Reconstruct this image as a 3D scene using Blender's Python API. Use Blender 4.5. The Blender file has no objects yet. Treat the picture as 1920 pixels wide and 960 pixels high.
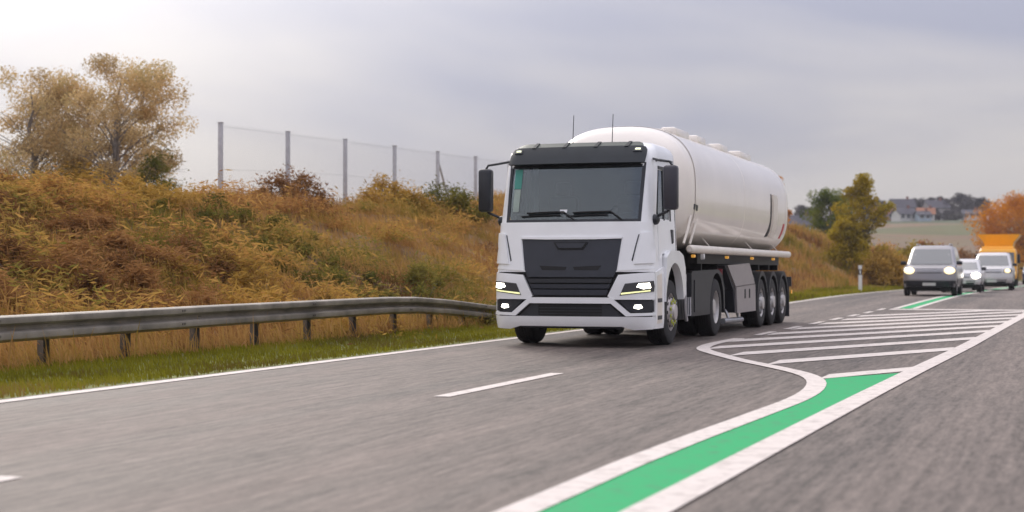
import bpy, bmesh, math, random
import numpy as np
from mathutils import Vector, Matrix, noise as mnoise
from mathutils.geometry import delaunay_2d_cdt

random.seed(7)
rng = np.random.default_rng(7)
SC = bpy.context.scene
COL = SC.collection
R = math.radians
PI = math.pi

# ------------------------------------------------------------------ camera
YAW = math.atan(0.345)
cam_d = bpy.data.cameras.new('camera')
cam = bpy.data.objects.new('camera', cam_d)
COL.objects.link(cam)
cam.location = (0, 0, 1.17)
cam.rotation_euler = (R(90) + math.atan(27 / 3000), 0, YAW)
cam_d.sensor_width = 36
cam_d.lens = 56.25
cam_d.clip_start = 0.1
cam_d.clip_end = 6000
cam_d.dof.use_dof = True
cam_d.dof.focus_distance = 21.5
cam_d.dof.aperture_fstop = 1.6
SC.camera = cam
SC.view_settings.view_transform = 'Standard'
SC.view_settings.look = 'None'
SC.view_settings.exposure = 0.0
SC.view_settings.gamma = 1.0

# ------------------------------------------------------------------ sky and sun
SUN_EL, SUN_AZ = 28.0, 20.0          # azimuth in degrees left of the view axis
sun_yaw = YAW + R(SUN_AZ)
SUN_DIR = Vector((-math.sin(sun_yaw) * math.cos(R(SUN_EL)), math.cos(sun_yaw) * math.cos(R(SUN_EL)), math.sin(R(SUN_EL))))
world = bpy.data.worlds.new('World')
SC.world = world
world.use_nodes = True


def sky_nodes():
    nt = world.node_tree
    nt.nodes.clear()
    N = nt.nodes.new
    L = nt.links.new
    out = N('ShaderNodeOutputWorld')
    bg = N('ShaderNodeBackground')
    bg.inputs['Strength'].default_value = 0.1
    sky = N('ShaderNodeTexSky')
    sky.sky_type = 'NISHITA'
    sky.sun_disc = False
    sky.sun_elevation = R(SUN_EL)
    sky.sun_rotation = math.atan2(SUN_DIR.x, SUN_DIR.y)
    tc = N('ShaderNodeTexCoord')
    sep = N('ShaderNodeSeparateXYZ')
    L(tc.outputs['Generated'], sep.inputs[0])

    def m(op, a, b=None, clamp=False):
        n = N('ShaderNodeMath')
        n.operation = op
        n.use_clamp = clamp
        for i, v in enumerate((a, b)):
            if v is None:
                continue
            if isinstance(v, (int, float)):
                n.inputs[i].default_value = v
            else:
                L(v, n.inputs[i])
        return n.outputs[0]
    zc = m('MAXIMUM', sep.outputs['Z'], 0.0)
    den = m('ADD', zc, 0.16)
    com = N('ShaderNodeCombineXYZ')
    L(m('DIVIDE', sep.outputs['X'], den), com.inputs[0])
    L(m('DIVIDE', sep.outputs['Y'], den), com.inputs[1])
    mp = N('ShaderNodeMapping')
    mp.inputs['Location'].default_value = (54.44, 34.13, 0)
    L(com.outputs[0], mp.inputs['Vector'])
    n1 = N('ShaderNodeTexNoise')
    n1.inputs['Scale'].default_value = 0.5
    n1.inputs['Detail'].default_value = 4
    n1.inputs['Roughness'].default_value = 0.5
    n1.inputs['Distortion'].default_value = 0.5
    L(mp.outputs[0], n1.inputs['Vector'])
    rp = N('ShaderNodeValToRGB')
    e = rp.color_ramp.elements
    e[0].position = 0.40
    e[0].color = (0.335, 0.345, 0.435, 1)
    e[1].position = 0.63
    e[1].color = (0.58, 0.55, 0.545, 1)
    k = rp.color_ramp.elements.new(0.52)
    k.color = (0.465, 0.452, 0.49, 1)
    L(n1.outputs['Fac'], rp.inputs[0])
    # overcast gain towards the zenith
    gain = m('ADD', m('MULTIPLY', zc, 3.0), 0.86)
    gain = m('MULTIPLY', gain, 10.0)
    vs = N('ShaderNodeVectorMath')
    vs.operation = 'SCALE'
    L(rp.outputs[0], vs.inputs[0])
    L(gain, vs.inputs['Scale'])
    # glow of the sun through the cloud
    dt = N('ShaderNodeVectorMath')
    dt.operation = 'DOT_PRODUCT'
    L(tc.outputs['Generated'], dt.inputs[0])
    dt.inputs[1].default_value = SUN_DIR
    dd = m('MAXIMUM', dt.outputs['Value'], 0.0)
    gl = m('ADD', m('MULTIPLY', m('POWER', dd, 28.0), 24.0), m('MULTIPLY', m('POWER', dd, 6.0), 0.5))
    gv = N('ShaderNodeVectorMath')
    gv.operation = 'SCALE'
    gv.inputs[0].default_value = (1.0, 0.95, 0.88)
    L(gl, gv.inputs['Scale'])
    ad = N('ShaderNodeVectorMath')
    ad.operation = 'ADD'
    L(vs.outputs[0], ad.inputs[0])
    L(gv.outputs[0], ad.inputs[1])
    mx = N('ShaderNodeMix')
    mx.data_type = 'RGBA'
    mx.inputs[0].default_value = 0.95
    L(sky.outputs[0], mx.inputs[6])
    L(ad.outputs[0], mx.inputs[7])
    L(mx.outputs[2], bg.inputs['Color'])
    L(bg.outputs[0], out.inputs['Surface'])


sky_nodes()
sun_d = bpy.data.lights.new('sun', 'SUN')
sun_d.energy = 1.5
sun_d.angle = R(22)
sun_d.color = (1.0, 0.93, 0.84)
sun = bpy.data.objects.new('sun', sun_d)
COL.objects.link(sun)
sun.rotation_euler = SUN_DIR.to_track_quat('Z', 'Y').to_euler()


# ------------------------------------------------------------------ materials
def new_mat(name):
    m = bpy.data.materials.new(name)
    m.use_nodes = True
    nt = m.node_tree
    bs = nt.nodes['Principled BSDF']
    return m, nt, bs


def mat(name, col, rough=0.5, metal=0.0, var=0.0, vscale=6.0, coat=0.0, bump=0.0, bscale=80.0, emit=None, estr=0.0, alpha=1.0, spec=None):
    m, nt, bs = new_mat(name)
    c = (col[0], col[1], col[2], 1)
    bs.inputs['Base Color'].default_value = c
    bs.inputs['Roughness'].default_value = rough
    bs.inputs['Metallic'].default_value = metal
    bs.inputs['Coat Weight'].default_value = coat
    bs.inputs['Coat Roughness'].default_value = 0.06
    if spec is not None:
        bs.inputs['Specular IOR Level'].default_value = spec
    if emit:
        bs.inputs['Emission Color'].default_value = (*emit, 1)
        bs.inputs['Emission Strength'].default_value = estr
    bs.inputs['Alpha'].default_value = alpha
    if var or bump:
        tc = nt.nodes.new('ShaderNodeTexCoord')
    if var:
        n = nt.nodes.new('ShaderNodeTexNoise')
        n.inputs['Scale'].default_value = vscale
        n.inputs['Detail'].default_value = 6
        n.inputs['Roughness'].default_value = 0.6
        nt.links.new(tc.outputs['Object'], n.inputs['Vector'])
        r = nt.nodes.new('ShaderNodeValToRGB')
        r.color_ramp.elements[0].position = 0.3
        r.color_ramp.elements[1].position = 0.7
        r.color_ramp.elements[0].color = tuple(max(0, x * (1 - var)) for x in col) + (1,)
        r.color_ramp.elements[1].color = tuple(min(1, x * (1 + var)) for x in col) + (1,)
        nt.links.new(n.outputs['Fac'], r.inputs[0])
        nt.links.new(r.outputs[0], bs.inputs['Base Color'])
    if bump:
        n2 = nt.nodes.new('ShaderNodeTexNoise')
        n2.inputs['Scale'].default_value = bscale
        n2.inputs['Detail'].default_value = 4
        nt.links.new(tc.outputs['Object'], n2.inputs['Vector'])
        b = nt.nodes.new('ShaderNodeBump')
        b.inputs['Strength'].default_value = bump
        b.inputs['Distance'].default_value = 0.02
        nt.links.new(n2.outputs['Fac'], b.inputs['Height'])
        nt.links.new(b.outputs[0], bs.inputs['Normal'])
    return m


def leaf_mat(name, cols, pscale=0.25, trans=0.3, stretch=None):
    """foliage: per-leaf random colour inside patches of colour laid out by noise"""
    m, nt, bs = new_mat(name)
    N = nt.nodes.new
    L = nt.links.new
    geo = N('ShaderNodeNewGeometry')
    tc = N('ShaderNodeTexCoord')
    mp = N('ShaderNodeMapping')
    if stretch:
        mp.inputs['Scale'].default_value = stretch
    L(tc.outputs['Object'], mp.inputs['Vector'])
    n = N('ShaderNodeTexNoise')
    n.inputs['Scale'].default_value = pscale
    n.inputs['Detail'].default_value = 3
    L(mp.outputs[0], n.inputs['Vector'])
    a = N('ShaderNodeMath')
    a.operation = 'MULTIPLY_ADD'
    L(geo.outputs['Random Per Island'], a.inputs[0])
    a.inputs[1].default_value = 0.42
    b = N('ShaderNodeMath')
    b.operation = 'MULTIPLY_ADD'
    L(n.outputs['Fac'], b.inputs[0])
    b.inputs[1].default_value = 3.2
    b.inputs[2].default_value = -1.31
    L(b.outputs[0], a.inputs[2])
    r = N('ShaderNodeValToRGB')
    els = r.color_ramp.elements
    els[0].position = 0.0
    els[0].color = (*cols[0], 1)
    els[1].position = 1.0
    els[1].color = (*cols[-1], 1)
    for i, c in enumerate(cols[1:-1]):
        k = els.new((i + 1) / (len(cols) - 1))
        k.color = (*c, 1)
    L(a.outputs[0], r.inputs[0])
    nt.nodes.remove(bs)
    df = N('ShaderNodeBsdfDiffuse')
    tr = N('ShaderNodeBsdfTranslucent')
    mx = N('ShaderNodeMixShader')
    mx.inputs[0].default_value = trans
    L(r.outputs[0], df.inputs[0])
    L(r.outputs[0], tr.inputs[0])
    L(df.outputs[0], mx.inputs[1])
    L(tr.outputs[0], mx.inputs[2])
    L(mx.outputs[0], nt.nodes['Material Output'].inputs['Surface'])
    return m


def glass_mat(name, tint, clear, rough=0.04, ior=1.6):
    m, nt, bs = new_mat(name)
    N = nt.nodes.new
    L = nt.links.new
    nt.nodes.remove(bs)
    t = N('ShaderNodeBsdfTransparent')
    t.inputs[0].default_value = (*tint, 1)
    d = N('ShaderNodeBsdfDiffuse')
    d.inputs[0].default_value = (0.06, 0.075, 0.08, 1)
    m0 = N('ShaderNodeMixShader')
    m0.inputs[0].default_value = clear
    L(d.outputs[0], m0.inputs[1])
    L(t.outputs[0], m0.inputs[2])
    g = N('ShaderNodeBsdfGlossy')
    g.inputs['Roughness'].default_value = rough
    g.inputs['Color'].default_value = (0.9, 0.96, 1.0, 1)
    f = N('ShaderNodeFresnel')
    f.inputs['IOR'].default_value = ior
    mx = N('ShaderNodeMixShader')
    L(f.outputs[0], mx.inputs[0])
    L(m0.outputs[0], mx.inputs[1])
    L(g.outputs[0], mx.inputs[2])
    L(mx.outputs[0], nt.nodes['Material Output'].inputs['Surface'])
    return m


def asphalt_mat(name, dark, light, aggregate=True):
    m, nt, bs = new_mat(name)
    N = nt.nodes.new
    L = nt.links.new
    tc = N('ShaderNodeTexCoord')

    def tex(scale, stretch, detail=4, rough=0.55):
        mp = N('ShaderNodeMapping')
        mp.inputs['Scale'].default_value = stretch
        L(tc.outputs['Object'], mp.inputs['Vector'])
        n = N('ShaderNodeTexNoise')
        n.inputs['Scale'].default_value = scale
        n.inputs['Detail'].default_value = detail
        n.inputs['Roughness'].default_value = rough
        L(mp.outputs[0], n.inputs['Vector'])
        return n.outputs['Fac']

    def mixf(a, b, f):
        mm = N('ShaderNodeMix')
        mm.data_type = 'FLOAT'
        mm.inputs[0].default_value = f
        L(a, mm.inputs[2])
        L(b, mm.inputs[3])
        return mm.outputs[0]
    patches = tex(0.22, (1, 0.35, 1), 5)
    tracks = tex(1.15, (1, 0.02, 1), 3)
    streak = tex(14, (1, 0.06, 1), 3)
    grain = tex(70, (1, 0.30, 1), 3, 0.7)
    coarse = tex(26, (1, 0.16, 1), 2, 0.6)
    f = mixf(mixf(patches, tracks, 0.62), mixf(streak, mixf(coarse, grain, 0.5), 0.6), 0.56)
    r = N('ShaderNodeValToRGB')
    r.color_ramp.elements[0].position = 0.42
    r.color_ramp.elements[1].position = 0.60
    r.color_ramp.elements[0].color = (*dark, 1)
    r.color_ramp.elements[1].color = (*light, 1)
    L(f, r.inputs[0])
    L(r.outputs[0], bs.inputs['Base Color'])
    rr = N('ShaderNodeMapRange')
    rr.inputs['From Min'].default_value = 0.35
    rr.inputs['From Max'].default_value = 0.65
    rr.inputs['To Min'].default_value = 0.62
    rr.inputs['To Max'].default_value = 0.80
    L(mixf(patches, tracks, 0.5), rr.inputs['Value'])
    L(rr.outputs[0], bs.inputs['Roughness'])
    bp = N('ShaderNodeBump')
    bs.inputs['Specular IOR Level'].default_value = 0.28
    bp.inputs['Strength'].default_value = 0.5
    bp.inputs['Distance'].default_value = 0.008
    L(grain, bp.inputs['Height'])
    L(bp.outputs[0], bs.inputs['Normal'])
    return m


def paint_mat(name, col, worn):
    """road paint with worn patches and aggregate showing through"""
    m, nt, bs = new_mat(name)
    N = nt.nodes.new
    L = nt.links.new
    tc = N('ShaderNodeTexCoord')
    n = N('ShaderNodeTexNoise')
    n.inputs['Scale'].default_value = 7.0
    n.inputs['Detail'].default_value = 9
    n.inputs['Roughness'].default_value = 0.75
    L(tc.outputs['Object'], n.inputs['Vector'])
    r = N('ShaderNodeValToRGB')
    r.color_ramp.elements[0].position = 0.30
    r.color_ramp.elements[1].position = 0.52
    r.color_ramp.elements[0].color = (*worn, 1)
    r.color_ramp.elements[1].color = (*col, 1)
    L(n.outputs['Fac'], r.inputs[0])
    L(r.outputs[0], bs.inputs['Base Color'])
    bs.inputs['Roughness'].default_value = 0.75
    bs.inputs['Specular IOR Level'].default_value = 0.25
    n2 = N('ShaderNodeTexNoise')
    n2.inputs['Scale'].default_value = 120
    L(tc.outputs['Object'], n2.inputs['Vector'])
    bp = N('ShaderNodeBump')
    bp.inputs['Strength'].default_value = 0.25
    bp.inputs['Distance'].default_value = 0.004
    L(n2.outputs['Fac'], bp.inputs['Height'])
    L(bp.outputs[0], bs.inputs['Normal'])
    return m


M = {}
M['white_paint'] = mat('white_paint', (0.87, 0.875, 0.88), 0.28, var=0.035, vscale=2.2, coat=0.5)
M['tank_paint'] = mat('tank_paint', (0.85, 0.785, 0.71), 0.24, var=0.045, vscale=0.9, coat=0.5)
M['cream'] = mat('cream_metal', (0.72, 0.66, 0.58), 0.4, var=0.08)
M['visor_black'] = mat('visor_plastic', (0.016, 0.021, 0.026), 0.5, var=0.1, spec=0.3)
M['visor_top'] = mat('visor_smoked_top', (0.045, 0.06, 0.052), 0.4, var=0.08, spec=0.35)
M['black_plastic'] = mat('black_plastic', (0.016, 0.018, 0.024), 0.45, var=0.15)
M['grille_black'] = mat('grille_plastic', (0.024, 0.028, 0.040), 0.42, var=0.1)
M['void_black'] = mat('deep_black', (0.006, 0.006, 0.007), 0.7)
M['chassis'] = mat('chassis_black', (0.008, 0.008, 0.009), 0.6, var=0.3)
M['fender_black'] = mat('fender_plastic', (0.017, 0.018, 0.020), 0.55, var=0.15)
M['mirror_back'] = mat('mirror_shell', (0.035, 0.033, 0.045), 0.4, var=0.1)
M['mirror_glass'] = mat('mirror_glass', (0.8, 0.82, 0.84), 0.03, metal=1.0)
M['tyre'] = mat('tyre_rubber', (0.013, 0.012, 0.013), 0.75, var=0.3, bump=0.2, bscale=60)
M['rim'] = mat('rim_alloy', (0.50, 0.48, 0.465), 0.4, metal=0.3, var=0.08)
M['rim_steel'] = mat('rim_steel', (0.50, 0.46, 0.45), 0.45, metal=0.4, var=0.12)
M['nut_yellow'] = mat('nut_marker_yellow', (0.52, 0.56, 0.04), 0.5)
M['cabinet'] = mat('cabinet_grey', (0.33, 0.30, 0.30), 0.42, metal=0.3, var=0.06)
M['steel'] = mat('brushed_steel', (0.48, 0.48, 0.50), 0.35, metal=0.7, var=0.1)
M['galv'] = mat('galvanised_steel', (0.21, 0.185, 0.155), 0.6, metal=0.12, var=0.5, vscale=1.6, bump=0.06)
M['galv_dark'] = mat('galvanised_weathered', (0.13, 0.115, 0.10), 0.6, metal=0.25, var=0.3, vscale=5)
M['glass'] = glass_mat('windscreen_glass', (0.82, 0.88, 0.88), 0.84, ior=1.68)
M['side_glass'] = glass_mat('side_window_glass', (0.85, 0.88, 0.88), 0.45, ior=2.4)
M['car_glass'] = mat('car_glass', (0.13, 0.14, 0.145), 0.06, coat=1.0)
M['lens'] = glass_mat('lamp_lens', (0.95, 0.96, 0.97), 0.9)
M['lamp_dark'] = mat('lamp_housing', (0.05, 0.05, 0.055), 0.3, var=0.1)
M['lamp_on'] = mat('lamp_lit', (1, 0.98, 0.9), 0.3, emit=(1.0, 0.94, 0.80), estr=8)
M['lamp_warm'] = mat('lamp_lit_warm', (1, 0.9, 0.7), 0.3, emit=(1.0, 0.78, 0.34), estr=1.5)
M['drl'] = mat('running_light', (0.9, 0.95, 0.3), 0.3, emit=(0.98, 0.95, 0.58), estr=0.75)
M['marker_on'] = mat('marker_lit', (0.95, 1, 0.7), 0.3, emit=(0.95, 1.0, 0.66), estr=0.9)
M['amber'] = mat('amber_lens', (0.75, 0.36, 0.05), 0.3, emit=(1.0, 0.5, 0.08), estr=0.35)
M['red_lens'] = mat('red_lens', (0.30, 0.05, 0.06), 0.3)
M['label_red'] = mat('label_red', (0.45, 0.04, 0.05), 0.5)
M['seat'] = mat('seat_fabric', (0.05, 0.05, 0.055), 0.85, var=0.2)
M['lining'] = mat('cab_lining', (0.19, 0.20, 0.20), 0.85, var=0.1)
M['teal'] = mat('teal_matt', (0.06, 0.26, 0.21), 0.7, var=0.1)
M['paper'] = mat('pale_paper', (0.30, 0.36, 0.32), 0.8, var=0.12)
M['asphalt'] = asphalt_mat('asphalt', (0.050, 0.041, 0.035), (0.225, 0.183, 0.158))
M['road_white'] = paint_mat('road_paint_white', (0.66, 0.595, 0.55), (0.40, 0.35, 0.32))
M['road_green'] = paint_mat('road_paint_green', (0.006, 0.35, 0.115), (0.05, 0.23, 0.105))
M['soil'] = mat('dry_bank_soil', (0.24, 0.15, 0.07), 0.95, var=0.45, vscale=0.6)
M['turf'] = mat('verge_turf', (0.14, 0.15, 0.03), 0.95, var=0.45, vscale=1.5)
M['bark'] = mat('bark', (0.10, 0.085, 0.075), 0.9, var=0.3, vscale=8)
M['bark_pale'] = mat('bark_pale', (0.20, 0.175, 0.16), 0.9, var=0.3, vscale=8)
M['post_grey'] = mat('fence_post_paint', (0.45, 0.45, 0.47), 0.6, var=0.15)
M['wire'] = mat('fence_wire', (0.42, 0.43, 0.45), 0.5, metal=0.3)
M['post_white'] = mat('delineator_white', (0.72, 0.71, 0.70), 0.5, var=0.06)
M['post_band'] = mat('delineator_black', (0.02, 0.02, 0.025), 0.5)
M['reflector'] = mat('reflector_white', (0.8, 0.8, 0.8), 0.2)
M['silver_car'] = mat('silver_car_paint', (0.30, 0.285, 0.30), 0.3, metal=0.5, coat=0.6, var=0.04)
M['white_car'] = mat('white_car_paint', (0.70, 0.68, 0.67), 0.3, coat=0.6, var=0.03)
M['pale_car'] = mat('pale_car_paint', (0.62, 0.60, 0.60), 0.3, metal=0.3, coat=0.6, var=0.03)
M['blue_car'] = mat('blue_car_paint', (0.05, 0.07, 0.16), 0.3, metal=0.3, coat=0.6, var=0.05)
M['orange_paint'] = mat('orange_vehicle_paint', (0.95, 0.43, 0.008), 0.35, coat=0.4, var=0.05)
M['plate'] = mat('number_plate', (0.7, 0.7, 0.68), 0.5)
M['red_paint'] = mat('tail_red', (0.3, 0.03, 0.03), 0.4)


def field_mat():
    m, nt, bs = new_mat('fields')
    N = nt.nodes.new
    L = nt.links.new
    tc = N('ShaderNodeTexCoord')
    mp = N('ShaderNodeMapping')
    mp.inputs['Scale'].default_value = (0.006, 0.011, 0)
    L(tc.outputs['Object'], mp.inputs['Vector'])
    v = N('ShaderNodeTexVoronoi')
    v.inputs['Scale'].default_value = 1.0
    L(mp.outputs[0], v.inputs['Vector'])
    sp = N('ShaderNodeSeparateColor')
    L(v.outputs['Color'], sp.inputs[0])
    r = N('ShaderNodeValToRGB')
    r.color_ramp.interpolation = 'CONSTANT'
    e = r.color_ramp.elements
    e[0].color = (0.15, 0.10, 0.05, 1)
    e[1].position = 0.75
    e[1].color = (0.16, 0.105, 0.055, 1)
    for p, c in ((0.25, (0.10, 0.095, 0.03)), (0.5, (0.20, 0.125, 0.07)), (0.62, (0.06, 0.075, 0.032))):
        k = e.new(p)
        k.color = (*c, 1)
    L(sp.outputs[0], r.inputs[0])
    n = N('ShaderNodeTexNoise')
    n.inputs['Scale'].default_value = 0.15
    n.inputs['Detail'].default_value = 6
    L(tc.outputs['Object'], n.inputs['Vector'])
    mx = N('ShaderNodeMix')
    mx.data_type = 'RGBA'
    mx.blend_type = 'OVERLAY'
    mx.inputs[0].default_value = 0.35
    L(r.outputs[0], mx.inputs[6])
    L(n.outputs['Color'], mx.inputs[7])
    L(mx.outputs[2], bs.inputs['Base Color'])
    bs.inputs['Roughness'].default_value = 0.95
    return m


M['field'] = field_mat()


# ------------------------------------------------------------------ mesh helpers
def tag(o, label=None, cat=None, group=None, kind=None):
    if label:
        o['label'] = label
    if cat:
        o['category'] = cat
    if group:
        o['group'] = group
    if kind:
        o['kind'] = kind
    return o


def empty(name, loc=(0, 0, 0), rz=0.0):
    o = bpy.data.objects.new(name, None)
    COL.objects.link(o)
    o.location = loc
    o.rotation_euler = (0, 0, rz)
    o.empty_display_size = 0.2
    return o


class MB:
    def __init__(self):
        self.v = []
        self.f = []

    def add(self, vs, fs):
        b = len(self.v)
        self.v += [tuple(v) for v in vs]
        self.f += [tuple(i + b for i in f) for f in fs]
        return self

    def box(self, x0, x1, y0, y1, z0, z1, r=0.0):
        if r <= 0:
            vs = [(x, y, z) for x in (x0, x1) for y in (y0, y1) for z in (z0, z1)]
            fs = [(0, 1, 3, 2), (4, 6, 7, 5), (0, 4, 5, 1), (2, 3, 7, 6), (0, 2, 6, 4), (1, 5, 7, 3)]
            return self.add(vs, fs)
        bm = bmesh.new()
        bmesh.ops.create_cube(bm, size=1)
        for v in bm.verts:
            v.co = Vector(((x0 + x1) / 2 + v.co.x * (x1 - x0), (y0 + y1) / 2 + v.co.y * (y1 - y0), (z0 + z1) / 2 + v.co.z * (z1 - z0)))
        bmesh.ops.bevel(bm, geom=list(bm.edges), offset=r, segments=2, affect='EDGES', profile=0.5)
        self.add([v.co[:] for v in bm.verts], [[v.index for v in f.verts] for f in bm.faces])
        bm.free()
        return self

    def tube(self, pts, rad, n=8, caps=True):
        pts = [Vector(p) for p in pts]
        rads = rad if isinstance(rad, (list, tuple)) else [rad] * len(pts)
        vs, fs = [], []
        prev = None
        for i, p in enumerate(pts):
            d = (pts[min(i + 1, len(pts) - 1)] - pts[max(i - 1, 0)])
            if d.length < 1e-9:
                d = Vector((0, 0, 1))
            d.normalize()
            if prev is None:
                a = d.orthogonal().normalized()
            else:
                a = (prev - d * prev.dot(d))
                a = a.normalized() if a.length > 1e-6 else d.orthogonal().normalized()
            prev = a
            b = d.cross(a)
            for k in range(n):
                t = 2 * PI * k / n
                vs.append(p + (a * math.cos(t) + b * math.sin(t)) * rads[i])
        for i in range(len(pts) - 1):
            for k in range(n):
                fs.append((i * n + k, i * n + (k + 1) % n, (i + 1) * n + (k + 1) % n, (i + 1) * n + k))
        if caps:
            fs.append(tuple(reversed(range(n))))
            fs.append(tuple((len(pts) - 1) * n + k for k in range(n)))
        return self.add(vs, fs)

    def lathe(self, prof, axis='X', n=32, c=(0, 0, 0)):
        """prof = [(radius, along)]"""
        vs, fs = [], []
        for (r, a) in prof:
            for k in range(n):
                t = 2 * PI * k / n
                p = (a, r * math.cos(t), r * math.sin(t)) if axis == 'X' else (r * math.cos(t), r * math.sin(t), a)
                vs.append((p[0] + c[0], p[1] + c[1], p[2] + c[2]))
        m = len(prof)
        for i in range(m - 1):
            for k in range(n):
                fs.append((i * n + k, i * n + (k + 1) % n, (i + 1) * n + (k + 1) % n, (i + 1) * n + k))
        return self.add(vs, fs)

    def prism(self, poly, x0, x1):
        """polygon in (y, z) extruded between x0 and x1"""
        n = len(poly)
        vs = [(x0, y, z) for y, z in poly] + [(x1, y, z) for y, z in poly]
        fs = [tuple(range(n)), tuple(reversed(range(n, 2 * n)))]
        for i in range(n):
            j = (i + 1) % n
            fs.append((i, i + n, j + n, j))
        return self.add(vs, fs)

    def patch(self, poly, mapf, off=0.0, thick=0.02, res=0.08, normal=None):
        """a panel: polygon in parameter space laid on the surface mapf, with thickness"""
        ring = []
        n = len(poly)
        for i in range(n):
            a, b = Vector(poly[i]), Vector(poly[(i + 1) % n])
            k = max(1, int((b - a).length / res))
            for t in range(k):
                ring.append(a.lerp(b, t / k))
        nb = len(ring)
        pts = list(ring)
        xs = [p.x for p in ring]
        ys = [p.y for p in ring]
        nx = int((max(xs) - min(xs)) / res)
        ny = int((max(ys) - min(ys)) / res)

        def inside(q):
            c = False
            for i in range(nb):
                a, b = ring[i], ring[(i + 1) % nb]
                if (a.y > q.y) != (b.y > q.y) and q.x < (b.x - a.x) * (q.y - a.y) / (b.y - a.y) + a.x:
                    c = not c
            return c
        for i in range(1, nx):
            for j in range(1, ny):
                q = Vector((min(xs) + i * (max(xs) - min(xs)) / nx, min(ys) + j * (max(ys) - min(ys)) / ny))
                if inside(q) and min((q - p).length for p in ring) > res * 0.4:
                    pts.append(q)
        ov, oe, of, o1, o2, o3 = delaunay_2d_cdt([Vector((p.x, p.y)) for p in pts], [], [list(range(nb))], 1, 1e-6)
        e = 1e-3

        def nrm(p, q):
            if normal is not None:
                return Vector(normal)
            a = Vector(mapf(p + e, q)) - Vector(mapf(p - e, q))
            b = Vector(mapf(p, q + e)) - Vector(mapf(p, q - e))
            c = a.cross(b)
            return c.normalized()
        front = []
        back = []
        for v in ov:
            s = Vector(mapf(v.x, v.y))
            nn = nrm(v.x, v.y)
            front.append(s + nn * off)
            back.append(s + nn * (off - thick))
        m = len(ov)
        fs = [tuple(f) for f in of] + [tuple(i + m for i in reversed(f)) for f in of]
        cnt = {}
        for f in of:
            for i in range(len(f)):
                a, b = f[i], f[(i + 1) % len(f)]
                k = (min(a, b), max(a, b))
                cnt.setdefault(k, []).append((a, b))
        for k, l in cnt.items():
            if len(l) == 1:
                a, b = l[0]
                fs.append((b, a, a + m, b + m))
        return self.add(front + back, fs)

    def build(self, name, material, parent=None, sharp=35, flip=False):
        me = bpy.data.meshes.new(name)
        me.from_pydata(self.v, [], self.f)
        me.validate()
        bm = bmesh.new()
        bm.from_mesh(me)
        bmesh.ops.recalc_face_normals(bm, faces=bm.faces)
        bm.to_mesh(me)
        bm.free()
        me.materials.append(material)
        me.polygons.foreach_set('use_smooth', [True] * len(me.polygons))
        me.set_sharp_from_angle(angle=R(sharp))
        me.update()
        o = bpy.data.objects.new(name, me)
        COL.objects.link(o)
        if parent:
            o.parent = parent
        return o


def np_mesh(name, verts, faces, materials, parent=None, smooth=False):
    """verts (N,3), faces (M,k) from numpy"""
    me = bpy.data.meshes.new(name)
    nf, k = faces.shape
    me.vertices.add(len(verts))
    me.vertices.foreach_set('co', np.ascontiguousarray(verts, dtype=np.float32).ravel())
    me.loops.add(nf * k)
    me.loops.foreach_set('vertex_index', np.ascontiguousarray(faces, dtype=np.int32).ravel())
    me.polygons.add(nf)
    me.polygons.foreach_set('loop_start', np.arange(0, nf * k, k, dtype=np.int32))
    me.polygons.foreach_set('loop_total', np.full(nf, k, dtype=np.int32))
    if smooth:
        me.polygons.foreach_set('use_smooth', np.ones(nf, dtype=bool))
    me.update(calc_edges=True)
    for mm in (materials if isinstance(materials, (list, tuple)) else [materials]):
        me.materials.append(mm)
    o = bpy.data.objects.new(name, me)
    COL.objects.link(o)
    if parent:
        o.parent = parent
    return o


def dup(o, parent=None):
    c = o.copy()
    COL.objects.link(c)
    c.parent = parent
    for ch in list(o.children):
        dup(ch, c)
    return c


# ------------------------------------------------------------------ terrain
def sm(a, b, x):
    t = np.clip((np.asarray(x, dtype=float) - a) / (b - a), 0, 1)
    return t * t * (3 - 2 * t)


def curve(y):
    """sideways shift of the road as it bends right far away"""
    t = np.maximum(np.asarray(y, dtype=float) - 50, 0)
    return np.where(t < 150, 0.0005 * t * t, 11.25 + 0.15 * (t - 150))


def road_z(y):
    y = np.asarray(y, dtype=float)
    return 0.12 * sm(42, 72, y) + 16.3 * sm(170, 560, y)


BANK_S = [-40, 15, 30, 45, 65, 90, 115, 150, 190, 240]
BANK_H = [2.2, 2.3, 2.5, 2.85, 3.6, 4.2, 3.6, 1.8, 0.6, 0.0]


def terrain(x, y, bumps=True):
    x = np.asarray(x, dtype=float)
    y = np.asarray(y, dtype=float)
    v = x - curve(y)
    z = road_z(y)
    h = np.interp(y, BANK_S, BANK_H)
    t = -v
    b = sm(11.8, 20.0, t)
    bump = 0.22 * np.sin(0.9 * y + 0.5 * v) * np.sin(0.7 * v - 0.33 * y) + 0.12 * np.sin(2.1 * y - 1.3 * v)
    z = z + h * (b * 0.85 + 0.15 * np.clip((t - 11.8) / 8.2, 0, 1)) + 0.018 * np.clip(t - 20, 0, 60)
    z = z + bump * sm(12.3, 14.5, t) * np.clip(1 - (y - 160) / 60, 0, 1)
    z = z - 0.03 * sm(9.1, 9.6, t) + 0.05 * sm(10, 11.5, t)
    return z


def hz(x, y):
    return float(terrain(x, y))


def survey(right, depth):
    """ground point from metres to the right of and ahead along the view axis"""
    c, s = math.cos(YAW), math.sin(YAW)
    return (c * right - s * depth, s * right + c * depth)


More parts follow.
